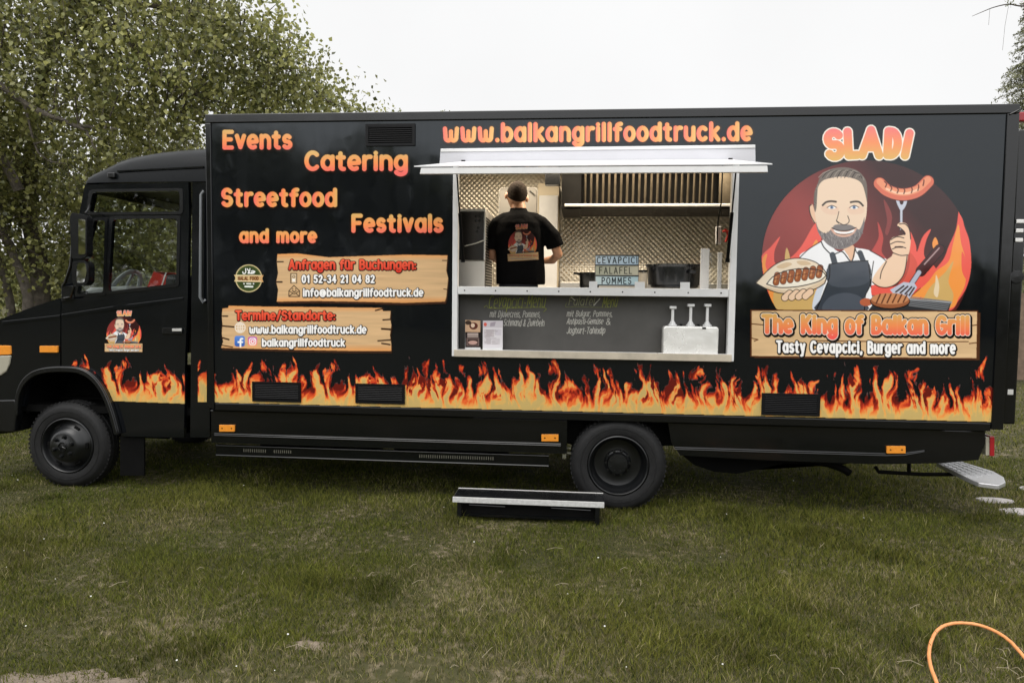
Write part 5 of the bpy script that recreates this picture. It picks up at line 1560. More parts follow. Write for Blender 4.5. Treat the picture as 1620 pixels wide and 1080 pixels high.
t = put("sauce_dispenser", 1093, 558, .06, "steel sauce dispenser with three white pumps on the shelf", "dispenser", z=1.2855)
x0, z1 = P(1050, 515.5, .02); x1, z0 = P(1136, 558.5, .02); z0 = 1.2855
pts = [(x0, z0), (x1, z0), (x1 + .002, z1 - .02), (x1 - .01, z1), (x0 + .01, z1), (x0 - .002, z1 - .02)]
b = MB(); b.prism(pts, .02, .135); b.build("body", M['dispenser'], t, bevel=.010)
b = MB()
for px in (1078.5, 1106):
    x, z = P(px, 513, .03); b.obox((x, .07, z1 + .008), .016, .05, .018)
b.build_each("divider", M['chassis'], t, bevel=.003)
b = MB(); b.pxbox(1111, 517.6, 1117, 520.6, .0185, .0195); b.build("maker_plate", M['chassis'], t)
for px, pt in ((1064.5, 485), (1093, 481.5), (1119.5, 481.5)):
    x, zt0 = P(px, pt, .07)
    p = MB()
    p.lathe([(.036, z1 + .001), (.036, z1 + .012), (.026, z1 + .016), (.022, z1 + .028), (.014, z1 + .038), (.0125, z1 + .045), (.0115, zt0 - .02), (.014, zt0 - .018)], (x, .07, 0), 'z', 20)
    p.box(x - .026, x + .026, .045, .095, zt0 - .0175, zt0 + .004)
    p.build("pump", M['white'], t, smooth=True, bevel=.003)


def leaflet(px0, py0, px1, py1, Y, paint, lab):
    x0, z1 = P(px0, py0, Y); x1, z0 = P(px1, py1, Y); z0 = 1.2855
    tt = thing("leaflet_holder", ((x0 + x1) / 2, Y, z0), lab, "leaflets", "leaflet holders on the shelf")
    m = MB(); m.box(x0 - .004, x1 + .004, Y + .004, Y + .008, z0, z1 - .05); m.box(x0 - .004, x1 + .004, Y - .02, Y + .05, z0, z0 + .004); m.build("holder", M['acryl'], tt)
    m = MB(); m.box(x0, x1, Y, Y + .0035, z0 + .005, z1); pp = m.build("paper_stack", M['white'], tt)
    c = Canvas(px0, py0, px1, py1, 3); c.a[:] = 1; paint(c, px0, py0, px1 - px0, py1 - py0)
    c.mesh("print", on_plane(Y - .0012), pp, M['print'])


def paint_dark(c, x, y, w, h):
    c.rgb[:] = lin((34, 26, 26))
    c.poly([(x, y), (x + w, y + 1), (x + w, y + h * .45), (x, y + h * .44)], (196, 162, 132))
    c.ellipse(x + w * .55, y + h * .22, w * .28, h * .13, (92, 44, 34)); c.ellipse(x + w * .5, y + h * .2, w * .13, h * .08, (220, 196, 172))
    c.ellipse(x + w * .2, y + h * .1, w * .2, h * .08, (60, 44, 36))
    c.poly([(x + 2, y + h * .66), (x + w - 2, y + h * .66), (x + w - 2, y + h * .95), (x + 2, y + h * .95)], (110, 92, 88))
    c.poly([(x + 4, y + h * .70), (x + w - 4, y + h * .70), (x + w - 4, y + h * .92), (x + 4, y + h * .92)], (66, 50, 46)); c.ellipse(x + w * .5, y + h * .83, w * .3, h * .07, (186, 150, 140))
    for k in (.50, .55, .61):
        c.strokes([[(x + 4, y + h * k), (x + w - 4, y + h * k)]], .8, (190, 172, 164))


def paint_white(c, x, y, w, h):
    c.rgb[:] = lin((214, 210, 214))
    c.poly([(x, y), (x + w, y), (x + w, y + h * .26), (x, y + h * .26)], (196, 190, 196)); c.ellipse(x + w * .12, y + h * .14, 2.6, 3, (212, 96, 84))
    c.poly([(x + w * .38, y + h * .08), (x + w * .66, y + h * .04), (x + w * .6, y + h * .2), (x + w * .36, y + h * .22)], (160, 150, 160))
    for xx, yy, ww, hh, cc in ((.06, .32, .5, .28, (196, 188, 192)), (.62, .32, .32, .22, (202, 196, 204)), (.06, .66, .34, .22, (206, 200, 204)), (.46, .66, .4, .22, (200, 194, 198))):
        c.poly([(x + w * xx, y + h * yy), (x + w * (xx + ww), y + h * yy), (x + w * (xx + ww), y + h * (yy + hh)), (x + w * xx, y + h * (yy + hh))], cc)
    rr = random.Random(5)
    for k in range(16):
        yy = y + h * (.34 + .034 * k); xx = x + w * rr.uniform(.08, .2)
        c.strokes([[(xx, yy), (xx + w * rr.uniform(.2, .6), yy)]], .35, (150, 140, 144), .8)


leaflet(736, 506, 760, 549, .06, paint_dark, "dark food flyer standing at the left end of the shelf")
leaflet(764, 507, 795, 550, .04, paint_white, "white printed price sheet beside the dark flyer on the shelf")

t = put("plastic_crate", 250, 455, .75, "red plastic crate lying tilted on the seat in the cab", "crate")
q = [P3(226, 470, .60), P3(243, 430, .60), P3(300, 447, .60), P3(290, 482, .60)]
b = MB(); pts = [(a[0], a[2]) for a in q]; b.prism(pts, .60, .62); b.prism(pts, .95, .97)
for i in range(4):
    if i == 1:
        continue
    a, c_ = pts[i], pts[(i + 1) % 4]; d = (np.array(c_) - a); nrm = np.array([-d[1], d[0]]) / np.linalg.norm(d) * .012
    b.prism([tuple(np.array(a) + nrm), tuple(np.array(c_) + nrm), c_, a], .621, .949)
b.build("shell", M['red'], t)
b = MB()
for k in (.32, .62):
    a = np.array(pts[1]) * (1 - k) + np.array(pts[2]) * k; b.obox((a[0] + .01, .597, a[1] - .12), .03, .004, .025, ry=.25)
b.obox((pts[0][0] + .20, .597, pts[1][1] - .10), .012, .004, .2, ry=.35)
b.build_each("label_patch", M['white'], t)

# ================================================================== THE COOK
def remeshed(name, mb, material, parent, voxel, smooth=6):
    o = mb.build(name, material, None)
    r = o.modifiers.new("r", 'REMESH'); r.mode = 'VOXEL'; r.voxel_size = voxel
    s = o.modifiers.new("s", 'SMOOTH'); s.factor = .5; s.iterations = smooth
    dg = bpy.context.evaluated_depsgraph_get()
    me = bpy.data.meshes.new_from_object(o.evaluated_get(dg))
    old = o.data; o.modifiers.clear(); o.data = me; bpy.data.meshes.remove(old)
    me.name = name
    me.polygons.foreach_set("use_smooth", [True] * len(me.polygons))
    if not me.materials:
        me.materials.append(material)
    o.parent = parent
    if parent.type == 'EMPTY':
        o.matrix_parent_inverse = Matrix.Translation(-Vector(parent.location))
    return o


def loft(m, rings, n=28):
    V, Fc = [], []
    for cx, cy, z, rx, ry in rings:
        for k in range(n):
            a = 2 * PI * k / n; ca, sa = math.cos(a), math.sin(a)
            e = .80
            V.append((cx + rx * math.copysign(abs(ca) ** e, ca), cy + ry * math.copysign(abs(sa) ** e, sa), z))
    for i in range(len(rings) - 1):
        for k in range(n):
            k2 = (k + 1) % n; Fc.append((i * n + k, i * n + k2, (i + 1) * n + k2, (i + 1) * n + k))
    Fc.append(tuple(range(n - 1, -1, -1))); Fc.append(tuple((len(rings) - 1) * n + k for k in range(n)))
    m.add(V, Fc)


def ball(m, c, rx, ry, rz, R=None, n=20):
    V, Fc = [], []
    R = R or Matrix.Identity(3)
    for i in range(1, n // 2):
        th = PI * i / (n // 2)
        for k in range(n):
            a = 2 * PI * k / n
            V.append(Vector(c) + R @ Vector((rx * math.sin(th) * math.cos(a), ry * math.sin(th) * math.sin(a), rz * math.cos(th))))
    rows = n // 2 - 1
    for i in range(rows - 1):
        for k in range(n):
            k2 = (k + 1) % n; Fc.append((i * n + k, (i + 1) * n + k, (i + 1) * n + k2, i * n + k2))
    Fc.append(tuple(range(n))); Fc.append(tuple((rows - 1) * n + k for k in range(n - 1, -1, -1)))
    m.add(V, Fc)


PX, PY, PZ = P(821, 400, .80)[0], .80, 1.0
W = lambda x, y, z: Vector((PX + x, PY + y, PZ + z))
cook = thing("person", (PX, PY, PZ), "man in a black polo shirt seen from behind, working inside the serving hatch", "person")
HR = Matrix.Rotation(math.radians(-20), 3, 'X') @ Matrix.Rotation(math.radians(12), 3, 'Z') @ Matrix.Rotation(math.radians(4), 3, 'Y')
HC = W(-.034, .10, 1.658)
hp = lambda x, y, z: HC + HR @ Vector((x, y, z))
ARM = {1: [W(.190, .015, 1.385), W(.30, .01, 1.27), W(.355, .05, 1.115), W(.30, .19, 1.075), W(.20, .32, 1.07)],
       -1: [W(-.190, .015, 1.385), W(-.245, .02, 1.26), W(-.255, .06, 1.10), W(-.20, .20, 1.06), W(-.09, .32, 1.07)]}
b = MB()
loft(b, [(PX, PY, PZ + .86, .16, .11), (PX, PY, PZ + .98, .165, .115), (PX, PY + .0, PZ + 1.10, .15, .10), (PX, PY + .01, PZ + 1.25, .17, .11), (PX, PY + .02, PZ + 1.38, .185, .105), (PX, PY + .035, PZ + 1.46, .12, .075), (PX - .006, PY + .05, PZ + 1.50, .070, .066), (PX - .016, PY + .075, PZ + 1.56, .066, .064), (PX - .028, PY + .09, PZ + 1.62, .060, .060)])
for s, pts in ARM.items():
    b.tube([W(s * .10, .02, 1.43)] + pts, [.06, .056, .050, .043, .040, .028], 14)
    h0 = pts[-1]; d = (pts[-1] - pts[-2]).normalized(); side = Vector((-s, 0.2, 0)).normalized()
    ball(b, h0 + d * .045, .040, .052, .020)
    for f, (o_, ln_) in enumerate(((-.028, .070), (-.010, .080), (.010, .076), (.027, .060))):
        p0 = h0 + d * .085 + Vector((o_, 0, 0)); b.tube([p0 - d * .02, p0 + d * ln_ * .45, p0 + d * ln_ * .75 + Vector((0, 0, -.022)), p0 + d * ln_ * .8 + Vector((0, 0, -.045))], [.0095, .009, .0085, .0075], 8)
    b.tube([h0 + d * .02 + side * .03, h0 + d * .06 + side * .055 + Vector((0, 0, -.01)), h0 + d * .085 + side * .055 + Vector((0, 0, -.025))], [.011, .0105, .009], 8)
for s in (-1, 1):
    b.tube([W(s * .085, 0, .92), W(s * .095, .01, .50), W(s * .10, -.01, .10)], [.085, .055, .042], 14); ball(b, W(s * .10, .06, .05), .045, .12, .045)
ball(b, HC, .091, .109, .120, HR); ball(b, hp(0, .03, -.055), .064, .074, .07, HR)
ball(b, hp(0, .10, -.02), .014, .022, .026, HR); ball(b, hp(0, .088, -.075), .026, .012, .010, HR)
for s in (-1, 1):
    ball(b, hp(s * .100, -.005, -.022), .012, .022, .036, HR); ball(b, hp(s * .03, .085, .005), .014, .010, .009, HR)
body = remeshed("body", b, M['skin'], cook, .0065, 5)
b = MB()
V = []
n1, n2 = 36, 26
for i in range(n2 + 1):
    for k in range(n1):
        a = 2 * PI * k / n1
        back = -math.sin(a)                              # 1 at the nape, -1 at the forehead
        low = 1.00 + .60 * (back * .5 + .5) ** 1.2 - .10 * abs(math.cos(a)) ** 6       # polar angle of the hair line
        th = low * i / n2 * (PI / 2) * .98 + .001
        bump = 1 + .016 * math.sin(k * 5.1 + i * 2.3) + .010 * math.sin(k * 2.2 - i * 1.7)
        thick = 1.085 - .085 * (i / n2) ** 2.2
        V.append(hp(.0925 * thick * bump * math.sin(th) * math.cos(a), .1105 * thick * bump * math.sin(th) * math.sin(a), .1235 * (thick + .015) * math.cos(th)))
for i in range(n2):
    for k in range(n1):
        k2 = (k + 1) % n1; b.f.append((i * n1 + k, (i + 1) * n1 + k, (i + 1) * n1 + k2, i * n1 + k2)); b.m.append(0)
b.v = [tuple(v) for v in V]
hair = b.build("hair", M['hair'], body, smooth=True)
so = hair.modifiers.new("s", 'SOLIDIFY'); so.thickness = .006; so.offset = -1
b = MB()
loft(b, [(PX + .02, PY + .0, PZ + .84, .225, .150), (PX + .018, PY, PZ + .95, .224, .150), (PX + .012, PY - .003, PZ + 1.06, .220, .146), (PX + .006, PY - .004, PZ + 1.18, .222, .144), (PX, PY + .002, PZ + 1.30, .226, .140), (PX, PY + .012, PZ + 1.39, .216, .124), (PX - .002, PY + .02, PZ + 1.445, .172, .102), (PX - .005, PY + .028, PZ + 1.48, .116, .086), (PX - .008, PY + .036, PZ + 1.508, .080, .076)])
for s, pts in ARM.items():
    m_ = pts[1] + (pts[2] - pts[1]) * .55
    b.tube([W(s * .05, .02, 1.43), W(s * .13, .018, 1.415), pts[0], pts[1], m_], [.075, .080, .080, .080, .084], 18)
shirt = remeshed("polo_shirt", b, M['shirt'], body, .010, 5)
b = MB(); loft(b, [(PX - .008, PY + .034, PZ + 1.485, .092, .082), (PX - .010, PY + .043, PZ + 1.510, .082, .078), (PX - .014, PY + .050, PZ + 1.532, .075, .072)]); b.build("collar", M['shirt'], shirt, smooth=True)
b = MB(); loft(b, [(PX, PY, PZ + .80, .175, .125), (PX, PY, PZ + 1.0, .168, .12)])
for s in (-1, 1):
    b.tube([W(s * .085, 0, .93), W(s * .098, .01, .50), W(s * .10, -.005, .06)], [.098, .075, .07], 16)
remeshed("trousers", b, M['jeans'], body, .014, 4)
# print on the back of the shirt
bv = BVHTree.FromPolygons([v.co for v in shirt.data.vertices], [p.vertices for p in shirt.data.polygons])
s_ = 49.0 / 925; ca, sa = math.cos(-.07), math.sin(-.07)
def TS(x, y):
    u, v = (x - 46) * s_, (y - 50) * s_ * 1.16
    return (799.5 + u * ca - v * sa, 356 + u * sa + v * ca)
cv = Canvas(794, 348, 856, 424, 3.0, base=(.0085, .0085, .009))
G0 = GAIN; GAIN = .58
emblem(cv, TS); emblem_board(cv, TS); sladi(cv, TS)
GAIN = G0


def on_shirt(px, py):
    o = Vector(CC); R_ = []
    for x, y in zip(px, py):
        d = AR * ((x - 810) / F) + AD * ((y - 540) / F) + AF
        d = Vector(d).normalized(); h = bv.ray_cast(o, d)
        R_.append(tuple((h[0] if h[0] is not None else o + d * 6.8) - d * .004))
    return np.array(R_)


cv.mesh("shirt_print", on_shirt, shirt, M['print'])

# ================================================================== THINGS ON THE LAWN
fl = G(723, 826); fr = G(951, 832)
yf = -.42
zt = P(836, 794, yf)[1] + .018
t = thing("step_stool", ((fl[0] + fr[0]) / 2, yf, 0), "low black folding step with a pale front edge below the hatch", "step")
xa, xb = P(716, 788, yf)[0], P(956, 797, yf)[0]
yb_ = G(842, 776, zt)[1]
b = MB(); b.box(xa, xb, yf + .012, yb_, zt - .03, zt); b.build("tread", M['plastic'], t, bevel=.006)
b = MB(); b.box(xa, xb, yf - .004, yf + .0115, zt - .040, zt + .002); b.build("nosing", mat("pale_nosing", (.50, .50, .49), .6, noise=.18, nscale=40), t, bevel=.003)
b = MB(); b.box(xa, xb, yb_ + .0005, yb_ + .012, zt - .03, zt + .003); b.build("rear_edge", M['alu'], t, bevel=.002)
for sx in (xa + .05, xb - .05):
    for yy in (yf + .03, yb_ - .03):
        b = MB(); b.obox((sx, yy, (zt - .03) / 2), .035, .035, zt - .032); b.build("leg", M['plastic'], t, bevel=.004)
b = MB(); b.box(xa + .07, xb - .07, yf + .06, yf + .075, .03, zt - .06); b.build("riser", M['chassis'], t)
b = MB(); b.box(xa + .068, xb - .068, yf + .03, yf + .05, .035, .055); b.tube([(xa + .12, yf + .052, zt - .07), (xa + .40, yf + .052, zt - .075)], .006); b.tube([(xb - .40, yf + .052, zt - .07), (xb - .10, yf + .052, zt - .078)], .006); b.build("brace", M['trim'], t)

pth = [(1505, 1130), (1490, 1100), (1480, 1075), (1472, 1050), (1470, 1030), (1474, 1012), (1484, 997), (1500, 988), (1520, 984), (1545, 986), (1570, 996), (1595, 1013), (1615, 1033), (1632, 1052), (1660, 1085), (1720, 1100)]
pts = [np.array(G(x, y, .05)) for x, y in pth]
pts = crom(pts, 6, False)
pts = [q + np.array([0, 0, .005 * math.sin(i * .21)]) + RNG.normal(size=3) * .0005 for i, q in enumerate(pts)]
b = MB(); b.tube(pts, .0085, 10); h = b.build("garden_hose", M['hose'], None, smooth=True); tag(h, "orange hose curling over the lawn in the near corner", "hose")

for k, (c, w_, d_, rz, lab) in enumerate(((G(1573, 792), .30, .16, .2, "pale flat stone in the grass just below the metal rear step"), (G(1616, 810), .34, .18, .1, "pale flat stone nearest the frame edge, in front of the other"), (G(1640, 775), .3, .22, .5, "pale flat stone beside the far end of the metal rear step"))):
    b = MB(); rr = random.Random(k); ou = [(c[0] + w_ / 2 * math.cos(a) * (1 + rr.uniform(-.15, .12)), c[1] + d_ / 2 * math.sin(a) * (1 + rr.uniform(-.15, .12))) for a in np.linspace(0, 2 * PI, 13)[:-1]]
    n = len(ou); b.add([(x, y, .016) for x, y in ou] + [(x, y, -.03) for x, y in ou], [tuple(range(n)), tuple(range(2 * n - 1, n - 1, -1))] + [(i, (i + 1) % n, n + (i + 1) % n, n + i) for i in range(n)])
    o = b.build("stepping_stone", M['stone'], None, bevel=.012); tag(o, lab, "stone", "stepping stones behind the truck")

# ================================================================== FENCE AND TREES
t = thing("wooden_fence", (14.2, 11.0, 0), "brown weathered board fence beyond the rear of the truck", "fence")
b = MB(); rr = random.Random(2)
for i in range(60):
    x = 11.2 + i * .16; h = 1.95 + rr.uniform(-.03, .03); b.box(x, x + .152, 11.0 + rr.uniform(0, .012), 11.03, .05, h)
b.build("board_panel", M['wood'], t)
for x in (11.3, 13.7, 16.1, 18.5):
    b = MB(); b.box(x, x + .1, 11.035, 11.135, 0, 1.9); b.build("post", M['wood'], t)

LEAF_A, LEAF_B, LEAF_C = np.array([.35, .345, .125]), np.array([.255, .26, .088]), np.array([.145, .16, .054])


def leaf_mesh(name, pos, size, col, parent, rng, material, droop=.5, aspect=.42):
    """kite-shaped leaves, folded along the midrib"""
    N = len(pos)
    ax = rng.normal(size=(N, 3)); ax[:, 2] -= droop * 1.6; ax /= np.linalg.norm(ax, axis=1)[:, None]
    nr = rng.normal(size=(N, 3)); nr[:, 2] += .7
    sd = np.cross(ax, nr); sd /= np.linalg.norm(sd, axis=1)[:, None] + 1e-9
    up = np.cross(sd, ax)
    s = size[:, None]
    base = pos; tip = pos + ax * s; mid = pos + ax * s * .38
    lf = mid + sd * s * aspect + up * s * .10; rt = mid - sd * s * aspect + up * s * .10
    V = np.stack([base, lf, tip, rt], 1).reshape(-1, 3)
    i = np.arange(N)[:, None] * 4
    loops = np.concatenate([i + 0, i + 2, i + 1, i + 0, i + 3, i + 2], 1).ravel()
    C = np.repeat(col, 4, 0)
    return np_mesh(name, V, loops, np.arange(2 * N) * 3, np.full(2 * N, 3), material, parent, C)


def leaf_cols(N, rng, w=(.3, .45, .25)):
    k = rng.choice(3, N, p=w); c = np.stack([LEAF_A, LEAF_B, LEAF_C])[k]
    return c * rng.uniform(.85, 1.15, (N, 1))


def in_ellipsoids(E, n, rng, shell=.0):
    """points spread through ellipsoids (centre, radii), weighted by volume"""
    vol = np.array([e[1][0] * e[1][1] * e[1][2] * (e[2] if len(e) > 2 else 1) for e in E]); k = rng.choice(len(E), n, p=vol / vol.sum())
    d = rng.normal(size=(n, 3)); d /= np.linalg.norm(d, axis=1)[:, None]
    r = rng.uniform(shell, 1, n) ** (1 / 2.4)
    c = np.array([e[0] for e in E])[k]; ra = np.array([e[1] for e in E])[k]
    return c + d * r[:, None] * ra


def tree(name, label, trunk, limbs, E, nclump, per, size, seed, strings=0, cols=(.3, .45, .25), bark='bark', clump=.22, slen=(.4, 1.1)):
    rng = np.random.default_rng(seed)
    t = thing(name, tuple(trunk[0][0][0][:2]) + (0,), label, "tree", None)
    for pts, r0, r1 in trunk:
        pts = crom([np.array(p) for p in pts], 5, False); n = len(pts)
        b = MB(); b.tube([p + rng.normal(size=3) * .012 for p in pts], [r0 + (r1 - r0) * i / (n - 1) for i in range(n)], 12); b.build("trunk", M[bark], t, smooth=True)
    b = MB()
    for pts, r0, r1 in limbs:
        pts = crom([np.array(p) for p in pts], 5, False); n = len(pts)
        b.tube([p + rng.normal(size=3) * .015 for p in pts], [r0 + (r1 - r0) * i / (n - 1) for i in range(n)], 8)
    cl = in_ellipsoids(E, nclump, rng)
    # thin boughs from the limbs to the clumps
    src = np.array([p for pts, _, _ in (limbs or trunk) for p in crom([np.array(q) for q in pts], 5, False)])
    for c in cl[::3]:
        j = np.argmin(((src - c) ** 2).sum(1)); s = src[j]; m_ = (s + c) / 2 + rng.normal(size=3) * .12 + np.array([0, 0, .12])
        b.tube([s, m_, c], [.016, .010, .004], 5)
    P_ = []; tone = [np.repeat(rng.uniform(.42, 1.45, nclump), per)]  # random clump tones paint light and dark depth into the crown
    P_.append((cl[:, None, :] + rng.normal(size=(nclump, per, 3)) * clump * np.array([1.15, 1.15, .8])).reshape(-1, 3))
    if strings:
        st = in_ellipsoids(E, strings, rng, .35)
        for s in st:
            Ls = rng.uniform(*slen); m_ = int(Ls / .045); h = rng.normal(size=2) * .22
            u = np.linspace(0, 1, m_)
            q = s + np.stack([h[0] * u, h[1] * u, -Ls * u ** 1.25], 1)
            b.tube(q[::max(1, m_ // 4)], .0035, 3, cap=False)
            P_.append(q + rng.normal(size=q.shape) * .018); tone.append(np.full(m_, rng.uniform(.8, 1.3)))
    b.build("limb", M['twig'] if bark == 'twig' else M['bark'], t, smooth=True)
    P_ = np.concatenate(P_); tone = np.concatenate(tone); k = P_[:, 2] > .05; P_, tone = P_[k], tone[k]
    leaf_mesh("crown", P_, rng.uniform(.75, 1.25, len(P_)) * size, leaf_cols(len(P_), rng, cols) * tone[:, None], t, rng, M['leaf'])
    return t


p = P3
# birch with hanging twigs, left behind the cab
E1 = [(p(170, 60, 5.2), (2.9, 1.7, 2.0)), (p(380, 110, 6.0), (1.45, 1.1, 1.05)), (p(480, 170, 6.3), (1.0, 1.0, .55), 1.2), (p(560, 182, 6.6), (.45, .6, .22), 1.5), (p(-150, 120, 5.0), (2.2, 1.6, 2.2))]
tree("birch_tree", "tall birch with hanging twigs and olive leaves leaning over the cab", [([p(66, 490, 6.9)[:2] + (0,), p(62, 430, 6.9), p(45, 300, 6.6), p(70, 120, 6.0), p(130, -60, 5.6)], .19, .06)],
     [([p(30, 300, 5.2), p(-40, 180, 4.9), p(-120, 100, 4.7)], .08, .03), ([p(-30, 110, 4.6), p(40, 165, 4.5), p(110, 195, 4.4), p(165, 206, 4.4)], .055, .02), ([p(108, 194, 4.4), p(140, 215, 4.3), p(152, 240, 4.3)], .025, .008),
      ([p(80, 60, 5.2), p(170, 40, 5.2), p(240, 110, 5.0), p(300, 150, 5.2)], .05, .015), ([p(100, 0, 5.2), p(300, 20, 5.6), p(430, 90, 6.0), p(520, 160, 6.3)], .05, .012), ([p(40, 170, 4.5), p(60, 240, 4.6), p(100, 260, 4.7)], .02, .008)],
     E1, 640, 60, .078, 11, strings=760, cols=(.36, .40, .24))
E2 = [(p(20, 320, 6.0), (1.5, .7, 1.35)), (p(90, 350, 6.0), (.8, .5, .9)), (p(-150, 350, 6.5), (2.2, 1.2, 2.2)), (p(60, 270, 7.0), (1.5, 1.0, 1.0)), (p(30, 480, 7.2), (1.6, .7, .5), .5)]
tree("alder_tree", "dark leaved tree with two bare leaning stems at the far left", [([p(50, 560, 6.0)[:2] + (0,), p(42, 470, 6.0), p(20, 400, 6.0), p(-10, 340, 6.0)], .10, .05), ([p(20, 560, 6.6)[:2] + (0,), p(10, 440, 6.6), p(-40, 330, 6.6)], .09, .04)],
     [([p(-10, 340, 6.0), p(0, 280, 6.3), p(60, 250, 6.8)], .05, .02)], E2, 360, 50, .078, 12, cols=(.28, .45, .27), clump=.26)
E3 = [(p(215, 330, 7.6), (1.7, .9, 1.9)), (p(300, 300, 8.0), (1.6, .9, 1.6)), (p(130, 390, 7.4), (1.4, .8, 1.4)), (p(230, 440, 7.8), (2.2, .8, .9))]
tree("hazel_bush", "dense glossy leaved bush seen behind and through the cab windows", [([p(215, 560, 7.7)[:2] + (0,), p(210, 420, 7.7), p(225, 300, 7.7)], .07, .03)],
     [([p(210, 420, 7.7), p(280, 330, 7.9), p(320, 280, 8.0)], .04, .015), ([p(210, 420, 7.7), p(150, 360, 7.5), p(110, 330, 7.4)], .04, .015)], E3, 420, 46, .078, 13, cols=(.5, .4, .1), clump=.26)  # leaf mix lightened to offset the shade behind the truck
E4 = [(p(40, 440, 10.5), (3.0, .9, 1.9)), (p(260, 400, 10.8), (3.0, .9, 2.6)), (p(430, 250, 10.5), (2.2, 1.0, 2.2)), (p(-250, 380, 10), (3.0, 1, 3.0)), (p(80, 250, 10.8), (3.5, .9, 2.2)), (p(540, 215, 10.5), (1.0, .8, .5), 2)]
tree("hornbeam_tree", "broad dark tree filling the gap behind the birch and bush", [([p(160, 540, 10.7)[:2] + (0,), p(165, 400, 10.7), p(180, 200, 10.7)], .15, .07)],
     [([p(165, 400, 10.7), p(300, 300, 10.7), p(430, 240, 10.6)], .07, .02), ([p(165, 400, 10.7), p(60, 300, 10.7)], .07, .02)], E4, 430, 46, .095, 14, cols=(.35, .42, .23), clump=.34)
# spruce right of the truck
rng = np.random.default_rng(21)
sx, sz = P(1662, -70, 15.0); sy = 15.0
t = thing("spruce_tree", (sx, sy, 0), "spruce with drooping boughs above the rear corner of the truck", "tree")
b = MB(); b.tube([(sx, sy, 0), (sx, sy, sz * .6), (sx, sy, sz)], [.16, .09, .015], 10); b.build("trunk", M['bark'], t, smooth=True)
b = MB(); V, C = [], []
z = 1.2
while z < sz - .05:
    f = (sz - z) / (sz - 1.0); R_ = .25 + 1.9 * f ** .85
    for k in range(9):
        a = rng.uniform(0, 2 * PI); Lb = R_ * rng.uniform(.75, 1.1); d = np.array([math.cos(a), math.sin(a), 0])
        u = np.linspace(0, 1, 9); q = np.array([sx, sy, z]) + d * Lb * u[:, None] + np.array([0, 0, 1]) * (.16 * u - .42 * u ** 2)[:, None] * Lb * .8
        b.tube(q[::2], [.014, .011, .008, .005, .003], 4)
        sd = np.array([-d[1], d[0], 0])
        for j in range(2, 9):
            for s in (-1, 1):
                m_ = int(8 + 5 * f)
                ls = .34 * (1 - .5 * u[j]) * Lb * .6
                v = rng.uniform(0, 1, m_)
                pp = q[j] + (sd * s + d * .45) * (ls * v)[:, None] + np.array([0, 0, -.22]) * (ls * v)[:, None] + rng.normal(size=(m_, 3)) * .025
                V.append(pp)
    z += .20 * (0.6 + .4 * f)
b.build("bough", M['bark'], t)
V = np.concatenate(V); N = len(V)
leaf_mesh("needles", V, rng.uniform(.05, .10, N), np.array([.19, .195, .10]) * rng.uniform(.6, 1.4, (N, 1)), t, rng, M['needle'], .4, .16)
# thin bare twig hanging in from a tree outside the frame
t = thing("larch_tree", (P(1850, 100, 9)[0], 9, 0), "thin bare twigs reaching in at the upper corner above the spruce", "tree")
tx = P(1850, 100, 9)[0]
b = MB(); b.tube([(tx, 9, 0), (tx, 9, 5), (tx + .1, 9, 8.5)], [.12, .08, .03], 10); b.build("trunk", M['bark'], t, smooth=True)
b = MB(); tw = crom([np.array(p(*q, 9)) for q in ((1850, 60), (1760, 20), (1690, 8), (1620, 10), (1596, 7), (1572, 12), (1552, 20), (1538, 26))], 5, False)
b.tube(tw, [.02 * (1 - i / len(tw)) + .003 for i in range(len(tw))], 5)
for q in (((1596, 7), (1590, 40), (1586, 80)), ((1620, 10), (1612, -20)), ((1690, 8), (1670, 60), (1665, 110)), ((1566, 14), (1564, 40))):
    b.tube([p(x, y, 9) for x, y in q], .0028, 4)
b.build("twig", M['twig'], t)
q = np.array([p(x, y, 9) for x, y in ((1596, 6), (1598, 2), (1592, 8), (1602, 0), (1594, 4), (1597, 9), (1600, 4), (1606, 6), (1590, 3))])
leaf_mesh("crown", np.repeat(q, 3, 0) + rng.normal(size=(27, 3)) * .02, np.full(27, .035), np.tile(LEAF_C, (27, 1)), t, rng, M['leaf'])

# small far tree tops that look over the box roof
for k, (px, py, Y, w, h, lab) in enumerate(((608, 176, 26, 1.0, .5, "far tree top just above the truck roof beside the birch"), (706, 181, 40, 1.0, .35, "tiny far tree top above the middle of the truck roof"))):
    x, zz = P(px, py, Y); rng = np.random.default_rng(50 + k)
    t = thing("far_tree", (x, Y, 0), lab, "tree", "far trees beyond the truck")
    b = MB(); b.tube([(x, Y, 0), (x, Y, zz - .1)], [.2, .06], 8); b.build("trunk", M['bark'], t)
    pos = in_ellipsoids([((x, Y, zz - h * .8), (w, w, h * 1.6)), ((x, Y, zz - 2.5), (w * 2, w * 2, 2.2))], 2500, rng)
    leaf_mesh("crown", pos, rng.uniform(.08, .16, len(pos)), leaf_cols(len(pos), rng), t, rng, M['leaf'])

# wood on the far side of the meadow, behind the camera: it is what the glossy truck side mirrors
rng = np.random.default_rng(77)
n = 30000
x = rng.uniform(-60, 60, n); y = -34 - rng.uniform(0, 6, n)
top = np.interp(x, [-60, -20, -8, -2, 3, 10, 20, 60], [13, 12, 10, 6.2, 3.2, 2.7, 2.9, 5]) + 1.4 * vnoise(x * .35, np.zeros(n), 3) + .9 * vnoise(x * 1.1, np.zeros(n), 4)
zz = top * rng.uniform(0, 1, n) ** .75
o = leaf_mesh("distant_wood", np.stack([x, y, zz], 1), rng.uniform(.5, .9, n), leaf_cols(n, rng, (.1, .4, .5)), None, rng, M['leaf'])
tag(o, "far-off wood across the meadow", "wood", kind="stuff")

